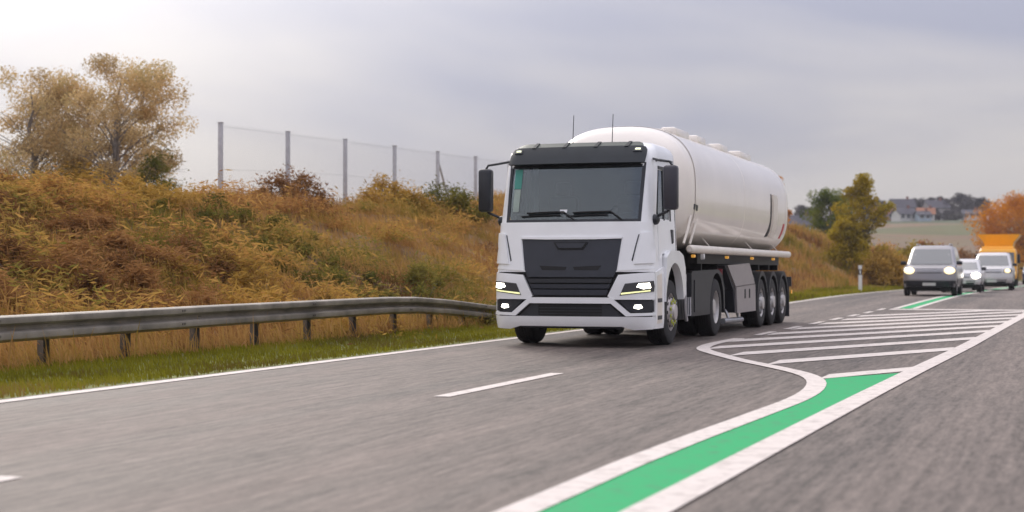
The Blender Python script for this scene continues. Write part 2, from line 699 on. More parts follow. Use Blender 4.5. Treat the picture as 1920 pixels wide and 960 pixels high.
ROWS = np.unique(np.concatenate([np.arange(-30, 60, 1.5), np.arange(60, 200, 4), np.arange(200, 700, 20), np.array([750, 850, 1000])]))
VC = np.unique(np.concatenate([np.array([-1000, -700, -500, -400, -320, -260, -210, -170, -140, -115, -95, -80, -68, -58, -50, -43, -37, -32, -28, -25]),
                               np.arange(-23, -12.2, 0.75), np.array([-12.2, -11.4, -10.6, -9.8, -9.1, -9.0, -5, -1, 3, 6, 6.1, 8, 12, 20, 35, 60, 100, 160, 240, 340, 460, 700, 900])]))


def build_ground():
    Y, V = np.meshgrid(ROWS, VC, indexing='ij')
    X = V + curve(Y)
    Z = terrain(X, Y)
    verts = np.stack([X, Y, Z], -1).reshape(-1, 3)
    nr, nc = Y.shape
    i = np.arange(nr - 1)[:, None] * nc + np.arange(nc - 1)[None, :]
    faces = np.stack([i, i + 1, i + nc + 1, i + nc], -1).reshape(-1, 4)
    o = np_mesh('ground', verts, faces, [M['soil'], M['turf'], M['field']], smooth=True)
    vm = (VC[:-1] + VC[1:]) / 2
    ym = (ROWS[:-1] + ROWS[1:]) / 2
    mi = np.zeros((nr - 1, nc - 1), dtype=np.int32)
    mi[:, (vm > -12.2) & (vm < -9)] = 1
    mi[:, (vm > 6)] = 1
    mi[ym > 150, :] = 2
    mi[:, vm < -30] = 2
    o.data.polygons.foreach_set('material_index', mi.ravel())
    tag(o, 'rolling dry autumn ground with a bank beside the road and fields beyond', kind='structure')
    return o


build_ground()


def ribbon(name, left, right, z, material, parent=None, step=1.5):
    """flat strip between two lateral offsets (functions or numbers of distance) is built from point lists"""
    verts = []
    for (a, b) in zip(left, right):
        for (u, s) in (a, b):
            verts.append((u + float(curve(s)), s, float(road_z(s)) + z))
    n = len(left)
    faces = np.array([[2 * i, 2 * i + 1, 2 * i + 3, 2 * i + 2] for i in range(n - 1)])
    return np_mesh(name, np.array(verts), faces, material, parent)


def strip_between(u0, u1, s0, s1, z, name, material, parent, fade=None):
    ss = [s for s in ROWS if s0 < s < s1]
    ss = [s0] + list(ss) + [s1]
    f0 = u0 if callable(u0) else (lambda s: u0)
    f1 = u1 if callable(u1) else (lambda s: u1)
    return ribbon(name, [(f0(s), s) for s in ss], [(f1(s), s) for s in ss], z, material, parent)


def path_line(pts, w, z, name, material, parent):
    """painted line of width w following points (u, s)"""
    P = [Vector(p) for p in pts]
    # smooth resample
    Q = []
    for i in range(len(P) - 1):
        p0, p1, p2, p3 = P[max(i - 1, 0)], P[i], P[i + 1], P[min(i + 2, len(P) - 1)]
        k = max(2, int((p2 - p1).length / 0.35))
        for t in range(k):
            t /= k
            Q.append(0.5 * ((2 * p1) + (p2 - p0) * t + (2 * p0 - 5 * p1 + 4 * p2 - p3) * t * t + (3 * p1 - p0 - 3 * p2 + p3) * t ** 3))
    Q.append(P[-1])
    l, r = [], []
    for i, p in enumerate(Q):
        d = (Q[min(i + 1, len(Q) - 1)] - Q[max(i - 1, 0)]).normalized()
        nrm = Vector((-d.y, d.x)) * w / 2
        l.append(tuple(p + nrm))
        r.append(tuple(p - nrm))
    return ribbon(name, l, r, z, material, parent)


road = strip_between(-9.08, 6.0, -30, 330, 0.006, 'road', M['asphalt'], None)
tag(road, 'grey brown worn asphalt road with white and green lane markings', kind='structure')
strip_between(-8.98, -8.80, -30, 250, 0.012, 'edge_line', M['road_white'], road)
for a, b, c in ((-4.6, -1.2, -5.5), (4.2, 7.6, -5.6), (13.7, 17.25, -5.41)):
    strip_between(c - 0.08, c + 0.08, a, b, 0.012, 'lane_dash', M['road_white'], road)
GR_R = [(-1.98, -5), (-1.93, 7.5), (-1.86, 11), (-1.78, 14.6), (-1.66, 19), (-1.46, 25), (-1.22, 35), (-1.0, 44), (-0.9, 50)]


def gr(s):
    return float(np.interp(s, [p[1] for p in GR_R], [p[0] for p in GR_R]))


strip_between(lambda s: gr(s) - 0.08, lambda s: gr(s) + 0.15, -5, 50, 0.016, 'island_line', M['road_white'], road)
LEFT = [(-2.50, -5), (-2.48, 7.4), (-2.44, 10.2), (-2.33, 12.8), (-2.27, 14.4), (-2.31, 15.7), (-2.48, 17.0), (-2.8, 18.1), (-3.35, 19.3), (-3.95, 20.5), (-4.55, 21.9), (-5.0, 23.1), (-5.2, 24.3), (-5.25, 25.6), (-5.22, 27.0)]
path_line(LEFT, 0.20, 0.016, 'island_outline', M['road_white'], road)
for k in range(7):
    a = 28.5 + k * 3.1
    strip_between(-5.27 + 0.02 * k, -5.12 + 0.02 * k, a, a + 1.7, 0.016, 'island_dash', M['road_white'], road)
# green strip in the near island
ss = list(np.linspace(-5, 18.6, 40))
lf = [(float(np.interp(s, [p[1] for p in LEFT], [p[0] for p in LEFT])) + 0.02, s) for s in ss]
lf = [(u if s < 17.2 else -2.5 + (s - 17.2) * 0.55, s) for u, s in lf]
ribbon('green_strip', lf, [(gr(s) - 0.06, s) for s in ss], 0.011, M['road_green'], road)


# hatch bars
def left_u(s):
    return float(np.interp(s, [15.7, 17.0, 18.1, 19.3, 20.5, 21.9, 23.1, 24.3, 25.6, 50], [-2.31, -2.48, -2.8, -3.35, -3.95, -4.55, -5.0, -5.15, -5.15, -4.75]))


K = 2.25
for s0, w in ((11.5, 0.85), (16.2, 1.05), (19.9, 1.1), (23.1, 1.15), (25.9, 1.2), (28.7, 1.25), (31.5, 1.25), (34.4, 1.3), (37.4, 1.3), (40.4, 1.3)):
    # bar is the line s = s0 + K*(u+5)
    L_, R_ = [], []
    for u in np.linspace(-5.3, -0.8, 60):
        s = s0 + K * (u + 5)
        if u > left_u(s) - 0.02 and u < gr(s) and s < 47.5:
            L_.append((u, s))
            R_.append((u, s + w))
    if len(L_) > 2:
        ribbon('hatch_bar', L_, R_, 0.0135, M['road_white'], road)
strip_between(-4.85, -0.75, 47.6, 48.6, 0.016, 'island_end_line', M['road_white'], road)
strip_between(-4.72, -4.30, 49.2, 140, 0.012, 'green_strip', M['road_green'], road)
strip_between(-4.86, -4.68, 49, 200, 0.016, 'island_line', M['road_white'], road)
strip_between(-4.32, -4.14, 49, 200, 0.016, 'island_line', M['road_white'], road)


# ------------------------------------------------------------------ vegetation
def blades(n, xs, ys, hmin, hmax, wid, lean, leandir=None, bend=0.5):
    """triangular grass blades standing on the terrain at xs, ys"""
    zs = terrain(xs, ys)
    h = rng.uniform(hmin, hmax, n)
    if leandir is None:
        a = rng.uniform(0, 2 * PI, n)
    else:
        a = leandir + rng.normal(0, 0.55, n)
    l = h * np.abs(rng.normal(lean, lean * 0.4, n))
    dx, dy = np.cos(a) * l, np.sin(a) * l
    wa = rng.uniform(0, 2 * PI, n)
    w = wid * rng.uniform(0.6, 1.3, n)
    wx, wy = np.cos(wa) * w / 2, np.sin(wa) * w / 2
    hh = np.sqrt(np.maximum(h * h - np.minimum(l, h * .9) ** 2, 0.01 * h * h))
    p0 = np.stack([xs - wx, ys - wy, zs - 0.02], -1)
    p1 = np.stack([xs + wx, ys + wy, zs - 0.02], -1)
    m0 = np.stack([xs + wx * 0.8 + dx * 0.4, ys + wy * 0.8 + dy * 0.4, zs + hh * 0.6], -1)
    m1 = np.stack([xs - wx * 0.8 + dx * 0.4, ys - wy * 0.8 + dy * 0.4, zs + hh * 0.6], -1)
    t = np.stack([xs + dx, ys + dy, zs + hh], -1)
    v = np.stack([p0, p1, m0, m1, t], 1).reshape(-1, 3)
    b = np.arange(n)[:, None] * 5
    q = np.concatenate([b + np.array([[0, 1, 2]]), b + np.array([[0, 2, 3]]), b + np.array([[3, 2, 4]])], 0)
    return v, q


def scatter(n, v0, v1, s0, s1, power=2.2):
    """points on the bank, denser near the camera"""
    s = s0 + (s1 - s0) * rng.random(n) ** power
    v = rng.uniform(v0, v1, n)
    return v + curve(s), s


M['dry_grass'] = leaf_mat('dry_grass', [(0.18, 0.085, 0.04), (0.36, 0.19, 0.075), (0.56, 0.34, 0.13), (0.42, 0.28, 0.07), (0.24, 0.21, 0.045)], 0.26, 0.25, stretch=(1.0, 0.5, 1))
M['green_grass'] = leaf_mat('green_grass', [(0.16, 0.11, 0.035), (0.17, 0.155, 0.018), (0.25, 0.235, 0.02), (0.30, 0.26, 0.035), (0.30, 0.20, 0.065)], 0.55, 0.3, stretch=(1, 0.25, 1))
M['bracken'] = leaf_mat('bracken', [(0.19, 0.09, 0.04), (0.40, 0.205, 0.07), (0.60, 0.35, 0.10), (0.36, 0.25, 0.06), (0.20, 0.19, 0.04)], 0.2, 0.42)

ROADWARD = -PI / 2
xs, ys = scatter(170000, -22.5, -11.3, 9, 75, 1.7)
v, q = blades(len(xs), xs, ys, 0.25, 0.62, 0.016, 0.78, ROADWARD)
tag(np_mesh('dry_grass', v, q, M['dry_grass']), 'dry tan and rust brown grass covering the roadside bank', kind='stuff')
xs, ys = scatter(40000, -23.5, -12.0, 60, 190, 1.2)
v, q = blades(len(xs), xs, ys, 0.3, 0.8, 0.06, 0.5, ROADWARD)
tag(np_mesh('dry_grass', v, q, M['dry_grass']), 'dry ochre grass on the far bank behind the tanker', kind='stuff')
xs, ys = scatter(70000, -11.7, -9.12, 9, 62, 1.6)
keep = rng.random(len(xs)) < np.clip((-9.05 - (xs - curve(ys))) / 0.5, 0.15, 1)
xs, ys = xs[keep], ys[keep]
v, q = blades(len(xs), xs, ys, 0.04, 0.11, 0.012, 0.5, ROADWARD)
tag(np_mesh('verge_grass', v, q, M['green_grass']), 'short green grass on the verge below the guardrail', kind='stuff')
xs, ys = scatter(16000, -12.3, -9.3, 58, 150, 1.2)
v, q = blades(len(xs), xs, ys, 0.08, 0.25, 0.05, 0.5, ROADWARD)
tag(np_mesh('verge_grass', v, q, M['green_grass']), 'green grass on the verge around the white marker post', kind='stuff')


def leaf_quads(centers, size, lie=0.0):
    """leaf shaped quads; lie > 0 makes long withered blades laid over along the road"""
    n = len(centers)
    a = rng.normal(size=(n, 3))
    if lie > 0:
        a *= np.array([0.5, 1.0 + 1.6 * lie, 0.45])
    a /= np.linalg.norm(a, axis=1, keepdims=True)
    b = rng.normal(size=(n, 3))
    b -= a * np.sum(a * b, axis=1, keepdims=True)
    b /= np.linalg.norm(b, axis=1, keepdims=True)
    s = size * rng.uniform(0.5, 1.35, (n, 1))
    c = np.asarray(centers)
    la, lb = 0.6 * (1 + 1.9 * lie), 0.33 * (1 - 0.45 * lie)
    v = np.stack([c - a * s * la, c - b * s * lb, c + a * s * la, c + b * s * lb], 1).reshape(-1, 3)
    f = np.arange(n * 4).reshape(-1, 4)
    return v, f


def clump_points(n, c, r, squash=0.8):
    d = rng.normal(size=(n, 3))
    d /= np.linalg.norm(d, axis=1, keepdims=True)
    rad = rng.random((n, 1)) ** 0.45
    return np.asarray(c) + d * rad * np.array([r, r, r * squash])


def soft_points(n, c, r, squash=0.8):
    d = rng.normal(size=(n, 3)) * np.array([0.42, 0.62, 0.42 * squash]) * r
    d[:, 2] = np.abs(d[:, 2]) * 1.25 - 0.12 * r
    return np.asarray(c) + d


# bracken hummocks on the bank: one mass
pts = []
hx, hy = scatter(620, -22.5, -12.6, 9, 120, 1.5)
for x, y in zip(hx, hy):
    r = rng.uniform(0.3, 0.95)
    pts.append(soft_points(int(620 * r * (1.0 if y < 50 else 0.6)), (x, y, hz(x, y) + r * 0.22), r, 0.55))
pts = np.concatenate(pts)
v, q = leaf_quads(pts, 0.07, 0.8)
tag(np_mesh('bracken', v, q, M['bracken']), 'brown withered bracken and scrub spread over the bank', kind='stuff')


def bush(name, label, x, y, rx, h, n, leaf, material, cat='bush', group=None, lie=0.0, loose=0.3):
    """irregular shrub: many uneven sprays of leaf over bent stems, thinning outwards"""
    z0 = hz(x, y)
    root = empty(name, (x, y, z0))
    tag(root, label, cat, group)
    P, stems = [], MB()
    k = int(16 + 10 * rx)
    for i in range(k):
        a = rng.uniform(0, 2 * PI)
        q = math.sqrt(rng.random())
        env = (1 - 0.75 * q * q) * rng.uniform(0.35, 1.05)
        c = np.array([math.cos(a) * q * rx, math.sin(a) * q * rx * 1.25, h * env])
        c[2] += hz(x + c[0], y + c[1]) - z0
        r = (0.16 + 0.20 * rng.random()) * min(rx, 1.6 * h)
        m_ = int(n / k * rng.uniform(0.5, 1.5))
        d = rng.normal(size=(m_, 3)) * np.array([0.55, 0.7, 0.45]) * r
        P.append(c + d)
        st = np.array([c[0] * 0.5, c[1] * 0.5, -0.1 + hz(x + c[0] * .5, y + c[1] * .5) - z0])
        md = st * 0.5 + c * 0.5 + rng.normal(size=3) * 0.08 * h
        tp = c + np.array([rng.normal() * 0.12, rng.normal() * 0.12, 0.35 * r + 0.12 * h * rng.random()])
        stems.tube([tuple(st), tuple(md), tuple(c), tuple(tp)], [0.018 * h ** 0.5, 0.012 * h ** 0.5, 0.007, 0.003], 4)
    m_ = int(n * loose)
    d = rng.normal(size=(m_, 3)) * np.array([0.5 * rx, 0.62 * rx, 0.3 * h])
    d[:, 2] = np.abs(d[:, 2]) + terrain(x + d[:, 0], y + d[:, 1]) - z0
    P.append(d)
    v, q = leaf_quads(np.concatenate(P), leaf, lie)
    np_mesh('foliage', v, q, material, root)
    tag(stems.build('stem', M['bark'], root), kind='stuff')
    return root


def tree(name, label, x, y, h, rx, n, leaf, material, cat='tree', group=None, lean=0.0, crown_low=0.25, clumps=40, shape='round', bark='bark', clump_r=0.22, seed=1):
    rr = random.Random(seed)
    z0 = hz(x, y)
    root = empty(name, (x, y, z0))
    tag(root, label, cat, group)
    tr, br = MB(), MB()
    base = 0.022 * h + 0.05
    trunk = [Vector((0, 0, -0.2))]
    for i in range(1, 7):
        t = i / 6
        trunk.append(Vector((lean * h * t + rr.uniform(-1, 1) * 0.02 * h, rr.uniform(-1, 1) * 0.02 * h, h * 0.86 * t)))
    tr.tube(trunk, [base * (1 - 0.85 * i / 6) for i in range(7)], 8)
    P = []
    for i in range(clumps):
        t = crown_low + (1 - crown_low) * ((i + rr.random()) / clumps)
        a = rr.uniform(0, 2 * PI)
        if shape == 'round':
            w = math.sqrt(max(0.05, 1 - ((t - 0.58) / 0.46) ** 2))
        elif shape == 'poplar':
            w = 0.35 + 0.75 * math.sin(PI * min(1, max(0, (1.02 - t) / 0.9))) if t < 0.75 else max(0.12, 1.1 * (1.02 - t) / 0.40)
        else:
            w = max(0.1, 1.0 - (t - crown_low) * 0.9)
        d = rx * w * math.sqrt(rr.uniform(0.1, 1))
        c = Vector((math.cos(a) * d + lean * h * t, math.sin(a) * d, h * t))
        s = max(0.06, t - 0.22 - 0.1 * rr.random())
        k = min(5, int(s / 0.86 * 6))
        st = trunk[k].lerp(trunk[k + 1], s / 0.86 * 6 - k)
        mid = st.lerp(c, 0.5) + Vector((rr.uniform(-.05, .05) * h, rr.uniform(-.05, .05) * h, 0.03 * h))
        rb = base * 0.35 * (1.1 - t)
        br.tube([st, mid, c], [rb, rb * 0.6, rb * 0.2], 5)
        for j in range(4):
            e = c + Vector((rr.uniform(-1, 1), rr.uniform(-1, 1), rr.uniform(-.6, 1))) * rx * clump_r * 1.2
            br.tube([mid.lerp(c, 0.4 + 0.15 * j), e], [rb * 0.35, rb * 0.1], 4)
        r = rx * clump_r * rr.uniform(0.7, 1.45)
        P.append(clump_points(n // clumps, c, r, 0.75))
    v, q = leaf_quads(np.concatenate(P), leaf)
    np_mesh('crown', v, q, material, root)
    tr.build('trunk', M[bark], root)
    tag(br.build('branch', M[bark], root), kind='stuff')
    return root


M['autumn_pale'] = leaf_mat('leaves_pale_autumn', [(0.38, 0.28, 0.14), (0.56, 0.41, 0.21), (0.70, 0.50, 0.25), (0.48, 0.39, 0.18)], 0.5, 0.5)
M['olive'] = leaf_mat('leaves_olive', [(0.09, 0.095, 0.025), (0.17, 0.16, 0.035), (0.26, 0.215, 0.05)], 0.6, 0.3)
M['green_leaf'] = leaf_mat('leaves_green', [(0.05, 0.08, 0.018), (0.13, 0.165, 0.022), (0.25, 0.26, 0.03)], 0.45, 0.3)
M['yellow_leaf'] = leaf_mat('leaves_yellow_olive', [(0.17, 0.13, 0.02), (0.33, 0.24, 0.03), (0.46, 0.34, 0.035), (0.28, 0.24, 0.035)], 0.5, 0.35)
M['orange_leaf'] = leaf_mat('leaves_orange', [(0.40, 0.14, 0.008), (0.62, 0.25, 0.010), (0.74, 0.35, 0.02)], 0.3, 0.35)
M['rust_leaf'] = leaf_mat('leaves_rust', [(0.20, 0.07, 0.025), (0.40, 0.14, 0.035), (0.50, 0.20, 0.05)], 0.6, 0.3)
M['brown_leaf'] = leaf_mat('leaves_brown', [(0.15, 0.075, 0.032), (0.28, 0.14, 0.055), (0.42, 0.23, 0.085)], 0.5, 0.3)
M['ochre_leaf'] = leaf_mat('leaves_ochre', [(0.22, 0.13, 0.03), (0.42, 0.26, 0.06), (0.56, 0.35, 0.085)], 0.5, 0.3)
M['dark_leaf'] = leaf_mat('leaves_far_dark', [(0.07, 0.065, 0.07), (0.11, 0.10, 0.10), (0.15, 0.14, 0.12)], 0.2, 0.2)

# the pale autumn trees on the bank at the left
x, y = survey(-14.4, 58)
tree('autumn_tree', 'tallest pale autumn tree with thin golden leaves at the top of the bank', x, y, 5.3, 2.5, 30000, 0.075, M['autumn_pale'], lean=0.03, crown_low=0.16, clumps=56, bark='bark_pale', clump_r=0.24, seed=3)
x, y = survey(-17.7, 59)
tree('autumn_tree', 'leftmost sparse pale tree with a leaning crown on the bank', x, y, 4.8, 2.7, 27000, 0.075, M['autumn_pale'], lean=-0.02, crown_low=0.14, clumps=50, bark='bark_pale', clump_r=0.24, seed=5)
x, y = survey(-16.2, 61)
tree('autumn_tree', 'lower pale tree standing behind and between the two golden trees', x, y, 4.8, 2.8, 26000, 0.075, M['autumn_pale'], lean=0.0, crown_low=0.14, clumps=46, bark='bark_pale', clump_r=0.24, seed=8)
x, y = survey(-12.4, 56)
bush('crest_bush', 'olive round bush right of the golden tree on the crest', x, y, 0.85, 2.3, 5000, 0.075, M['olive'])
x, y = survey(-9.3, 36)
bush('crest_bush', 'wide ochre bush under the golden trees on the bank top', x, y, 2.0, 0.75, 14000, 0.06, M['ochre_leaf'], lie=0.6)
x, y = survey(-9.6, 31)
bush('bank_shrub', 'tawny scrub highest on the bank left of the wide ochre bush', x, y, 1.8, 0.5, 11000, 0.06, M['bracken'], lie=0.7)
x, y = survey(-7.6, 27)
bush('bank_shrub', 'dark reddish brown thicket spread over the middle of the bank', x, y, 3.3, 0.62, 34000, 0.06, M['brown_leaf'], lie=0.8)
x, y = survey(-7.4, 24.5)
bush('bank_shrub', 'low brown thicket close behind the near end of the guardrail', x, y, 1.8, 0.55, 18000, 0.055, M['brown_leaf'], lie=0.8)
x, y = survey(-6.4, 46)
bush('crest_bush', 'grey brown round bush on the crest by the nearest fence posts', x, y, 1.0, 0.95, 6500, 0.07, M['brown_leaf'], lie=0.3)
x, y = survey(-3.9, 49)
bush('crest_bush', 'tawny bush on the crest left of the braced fence post', x, y, 1.3, 1.0, 7500, 0.07, M['ochre_leaf'], lie=0.4)
x, y = survey(-1.9, 53)
bush('crest_bush', 'dark olive bush at the foot of the braced fence post', x, y, 1.1, 0.95, 6500, 0.07, M['olive'], lie=0.3)
x, y = survey(-5.8, 36)
bush('bank_shrub', 'mossy green shrub on the upper bank below the fence', x, y, 2.6, 0.4, 13000, 0.06, M['olive'], lie=0.7)
x, y = survey(-2.3, 35)
bush('bank_shrub', 'olive bramble bush half way up the bank beside the truck', x, y, 2.6, 0.5, 14000, 0.06, M['olive'], lie=0.6)
x, y = survey(-4.4, 29)
bush('bank_shrub', 'ochre shrub on the bank above the guardrail bend', x, y, 2.2, 0.55, 12000, 0.06, M['ochre_leaf'], lie=0.8)

# ------------------------------------------------------------------ mesh fence on the bank
fence = empty('mesh_fence', (0, 0, 0))
tag(fence, 'tall wire mesh fence with grey posts along the top of the bank', 'fence')
FX = -22.0
fy = [39.1 + 4.05 * i for i in range(9)]
ftop = []
for i, y in enumerate(fy):
    g = hz(FX, y)
    top = 5.235 + 0.085 * i
    ftop.append((y, g, top))
    mb = MB()
    mb.box(FX - 0.055, FX + 0.055, y - 0.055, y + 0.055, g - 0.3, top, 0.008)
    mb.box(FX - 0.065, FX + 0.065, y - 0.065, y + 0.065, top + 0.001, top + 0.03, 0.006)
    mb.build('post', M['post_grey'], fence)
br = MB()
y, g, top = ftop[4]
br.tube([(FX, y + 0.05, top - 0.35), (FX, y + 1.6, hz(FX, y + 1.6) - 0.1)], 0.04, 8)
br.build('brace', M['post_grey'], fence)
mb = MB()
for i in range(len(fy) - 1):
    (y0, g0, t0), (y1, g1, t1) = ftop[i], ftop[i + 1]
    for f in (0.02, 0.5, 0.97):
        mb.tube([(FX - 0.05, y0, g0 + (t0 - g0) * f), (FX - 0.05, y1, g1 + (t1 - g1) * f)], 0.004, 4, False)
mb.build('tension_wire', M['wire'], fence)
mb = MB()
for i in range(len(fy) - 1):
    (y0, g0, t0), (y1, g1, t1) = ftop[i], ftop[i + 1]
    W, n = y1 - y0, 30
    for k in range(-16, n):
        for sgn in (0, 1):
            a, b = k / n, (k + 15) / n
            ta, tb = 0.0, 1.0
            if a < 0:
                ta = -a / (b - a)
                a = 0.0
            if b > 1:
                tb = 1 - (b - 1) / (15 / n)
                b = 1.0
            if sgn:
                ta, tb = 1 - ta, 1 - tb

            def at(fr, t):
                gg, tt = g0 + (g1 - g0) * fr, t0 + (t1 - t0) * fr
                return (FX - 0.052, y0 + W * fr, gg + (tt - gg) * t)
            mb.tube([at(a, ta), at(b, tb)], 0.0018, 3, False)
tag(mb.build('wire_mesh', M['wire'], fence), kind='stuff')

# ------------------------------------------------------------------ guardrail
rail_root = empty('guardrail', (-11.4, 9, 0))
tag(rail_root, 'long galvanised guardrail bending down to the ground beside the truck', 'guardrail')
GX = -11.4


def rail_top(y):
    return float(np.interp(y, [0, 12, 20, 26.0, 27.5, 29, 32, 38.5], [0.63, 0.64, 0.68, 0.70, 0.68, 0.61, 0.42, 0.02]))


def wprof():
    # corrugated W section: (outward, down from top)
    return [(0.0, 0.0), (0.075, 0.010), (0.098, 0.022), (0.104, 0.05), (0.098, 0.090), (0.060, 0.112), (0.008, 0.128), (0.0, 0.150),
            (0.010, 0.166), (0.070, 0.186), (0.098, 0.200), (0.104, 0.23), (0.098, 0.270), (0.060, 0.292), (0.0, 0.31)]




PR = wprof()
rail_y = list(np.arange(3.0, 39.0, 4.0))
bolt0 = None
for i, y0 in enumerate(rail_y):
    y1 = min(y0 + 4.12, 38.6)
    st = np.linspace(y0, y1, 9)
    vs, fs = [], []
    n = len(PR)
    lap = 0.0025 * (i % 2)
    for y in st:
        t = rail_top(y)
        sag = 0.012 * math.sin(1.3 * y + i)
        for (o, d) in PR:
            vs.append((o + lap + sag, y - 9, t - d))
        for (o, d) in PR:
            vs.append((o - 0.004 + lap + sag, y - 9, t - d))
    for a in range(len(st) - 1):
        for k in range(n - 1):
            p = a * 2 * n + k
            fs.append((p, p + 1, p + 2 * n + 1, p + 2 * n))
            fs.append((p + n, p + 3 * n, p + 3 * n + 1, p + n + 1))
        fs.append((a * 2 * n, a * 2 * n + 2 * n, a * 2 * n + 3 * n, a * 2 * n + n))
        fs.append((a * 2 * n + n - 1, a * 2 * n + 2 * n - 1, a * 2 * n + 4 * n - 1, a * 2 * n + 3 * n - 1))
    mb = MB()
    mb.add(vs, fs)
    r_ = mb.build('rail_section', M['galv'], rail_root, 25)
    for yy in (y0 + 0.04, y0 + 0.10):
        for d in (0.05, 0.23):
            if bolt0 is None:
                bl = MB()
                bl.lathe([(0.0, -0.03), (0.016, -0.03), (0.016, 0.012), (0.008, 0.014), (0.0, 0.014)], 'X', 6)
                bolt0 = b_ = bl.build('bolt', M['galv_dark'], r_)
            else:
                b_ = bolt0.copy()
                COL.objects.link(b_)
                b_.parent = r_
            b_.location = (0.104 + lap + sag, yy - 9, rail_top(yy) - d)
for y in np.arange(3.95, 38, 1.75):
    t = rail_top(y) - 0.03
    g = hz(GX, y)
    if t - g < 0.12:
        continue
    mb = MB()
    mb.box(-0.13, -0.122, y - 9 - 0.07, y - 9 + 0.07, g - 0.3, t)
    mb.box(-0.122, -0.05, y - 9 - 0.07, y - 9 - 0.062, g - 0.3, t)
    mb.box(-0.122, -0.05, y - 9 + 0.062, y - 9 + 0.07, g - 0.3, t)
    mb.box(-0.05, -0.006, y - 9 - 0.04, y - 9 + 0.04, max(g, t - 0.22), t - 0.06)
    mb.build('post', M['galv_dark'], rail_root)

# ------------------------------------------------------------------ marker post
x, y = survey(16.75, 77)
dp = empty('delineator_post', (x, y, hz(x, y)), 0.2)
dp.scale = (1.25, 1.25, 1.2)
tag(dp, 'white roadside marker post with black band on the green verge', 'marker post')
mb = MB()
sec = [(-0.06, -0.045), (0.06, -0.045), (0.045, 0.0), (0.0, 0.065), (-0.045, 0.0)]


def post_part(z0, z1, nm, material, k=1.0, slant=0.0):
    m_ = MB()
    n = len(sec)
    m_.add([(a * k, b * k, z0) for a, b in sec] + [(a * k, b * k, z1 + slant * (-b)) for a, b in sec],
           [tuple(reversed(range(n))), tuple(range(n, 2 * n))] + [(i, (i + 1) % n, (i + 1) % n + n, i + n) for i in range(n)])
    return m_.build(nm, material, dp)


post_part(-0.1, 0.72, 'post_body', M['post_white'], 1.15)
post_part(0.721, 0.95, 'black_band', M['post_band'], 1.17)
post_part(0.951, 1.08, 'post_top', M['post_white'], 1.15, 0.6)
rf = MB()
rf.box(-0.02, 0.02, -0.062, -0.055, 0.76, 0.92)
rf.build('reflector', M['reflector'], dp)


# ------------------------------------------------------------------ shells for vehicles
class Shell:
    """stack of rounded plan sections: rows = (z, y_front, half_width, y_back, corner radius)"""

    def __init__(self, rows, bow=0.05, back_r=0.08):
        self.rows = rows
        self.bow = bow
        self.back_r = back_r
        self.z = [r[0] for r in rows]

    def at(self, z):
        return [float(np.interp(z, self.z, [r[k] for r in self.rows])) for k in range(1, 5)]

    def front(self, x, z):
        yf, hw, yb, r = self.at(z)
        a = min(abs(x), hw - 1e-4)
        y = yf + self.bow * (a / hw) ** 2
        if a > hw - r:
            y += r - math.sqrt(max(r * r - (a - hw + r) ** 2, 0))
        return (math.copysign(min(abs(x), hw), x) if abs(x) > 1e-9 else 0.0, y, z)

    def side(self, sgn):
        def f(y, z):
            yf, hw, yb, r = self.at(z)
            y0 = yf + self.bow + r
            x = hw
            if y < y0:
                d = min(y0 - y, r)
                x = hw - r + math.sqrt(max(r * r - d * d, 0))
            return (sgn * x, y, z)
        return f

    def ring(self, z, nx=8, nc=5, ny=10):
        yf, hw, yb, r = self.at(z)
        pts = []
        w = hw - r
        for i in range(nx + 1):
            x = -w + 2 * w * i / nx
            pts.append(self.front(x, z))
        for i in range(1, nc + 1):
            a = PI / 2 * i / nc
            x = w + r * math.sin(a)
            pts.append((x, yf + self.bow * (min(x, hw) / hw) ** 2 + r * (1 - math.cos(a)), z))
        y0 = yf + self.bow + r
        br = self.back_r
        for i in range(1, ny + 1):
            pts.append((hw, y0 + (yb - br - y0) * i / ny, z))
        pts.append((hw - br * 0.3, yb - br * 0.3, z))
        pts.append((hw - br, yb, z))
        pts.append((-hw + br, yb, z))
        pts.append((-hw + br * 0.3, yb - br * 0.3, z))
        for i in range(ny, 0, -1):
            pts.append((-hw, y0 + (yb - br - y0) * i / ny, z))
        for i in range(nc, 0, -1):
            a = PI / 2 * i / nc
            x = w + r * math.sin(a)
            pts.append((-x, yf + self.bow * (min(x, hw) / hw) ** 2 + r * (1 - math.cos(a)), z))
        return pts

    def mesh(self, zs, skip=None, cap_top=True, cap_bottom=False, **kw):
        mb = MB()
        rings = [self.ring(z, **kw) for z in zs]
        n = len(rings[0])
        vs = [p for r in rings for p in r]
        fs = []
        for i in range(len(rings) - 1):
            for k in range(n):
                cx = [rings[i][k], rings[i][(k + 1) % n], rings[i + 1][(k + 1) % n], rings[i + 1][k]]
                c = tuple(sum(p[j] for p in cx) / 4 for j in range(3))
                if skip and skip(c):
                    continue
                fs.append((i * n + k, i * n + (k + 1) % n, (i + 1) * n + (k + 1) % n, (i + 1) * n + k))
        if cap_top:
            fs.append(tuple((len(rings) - 1) * n + k for k in range(n)))
        if cap_bottom:
            fs.append(tuple(reversed(range(n))))
        mb.add(vs, fs)
        return mb


def mirror_poly(poly, s):
    return poly if s > 0 else [(-x, z) for x, z in poly]


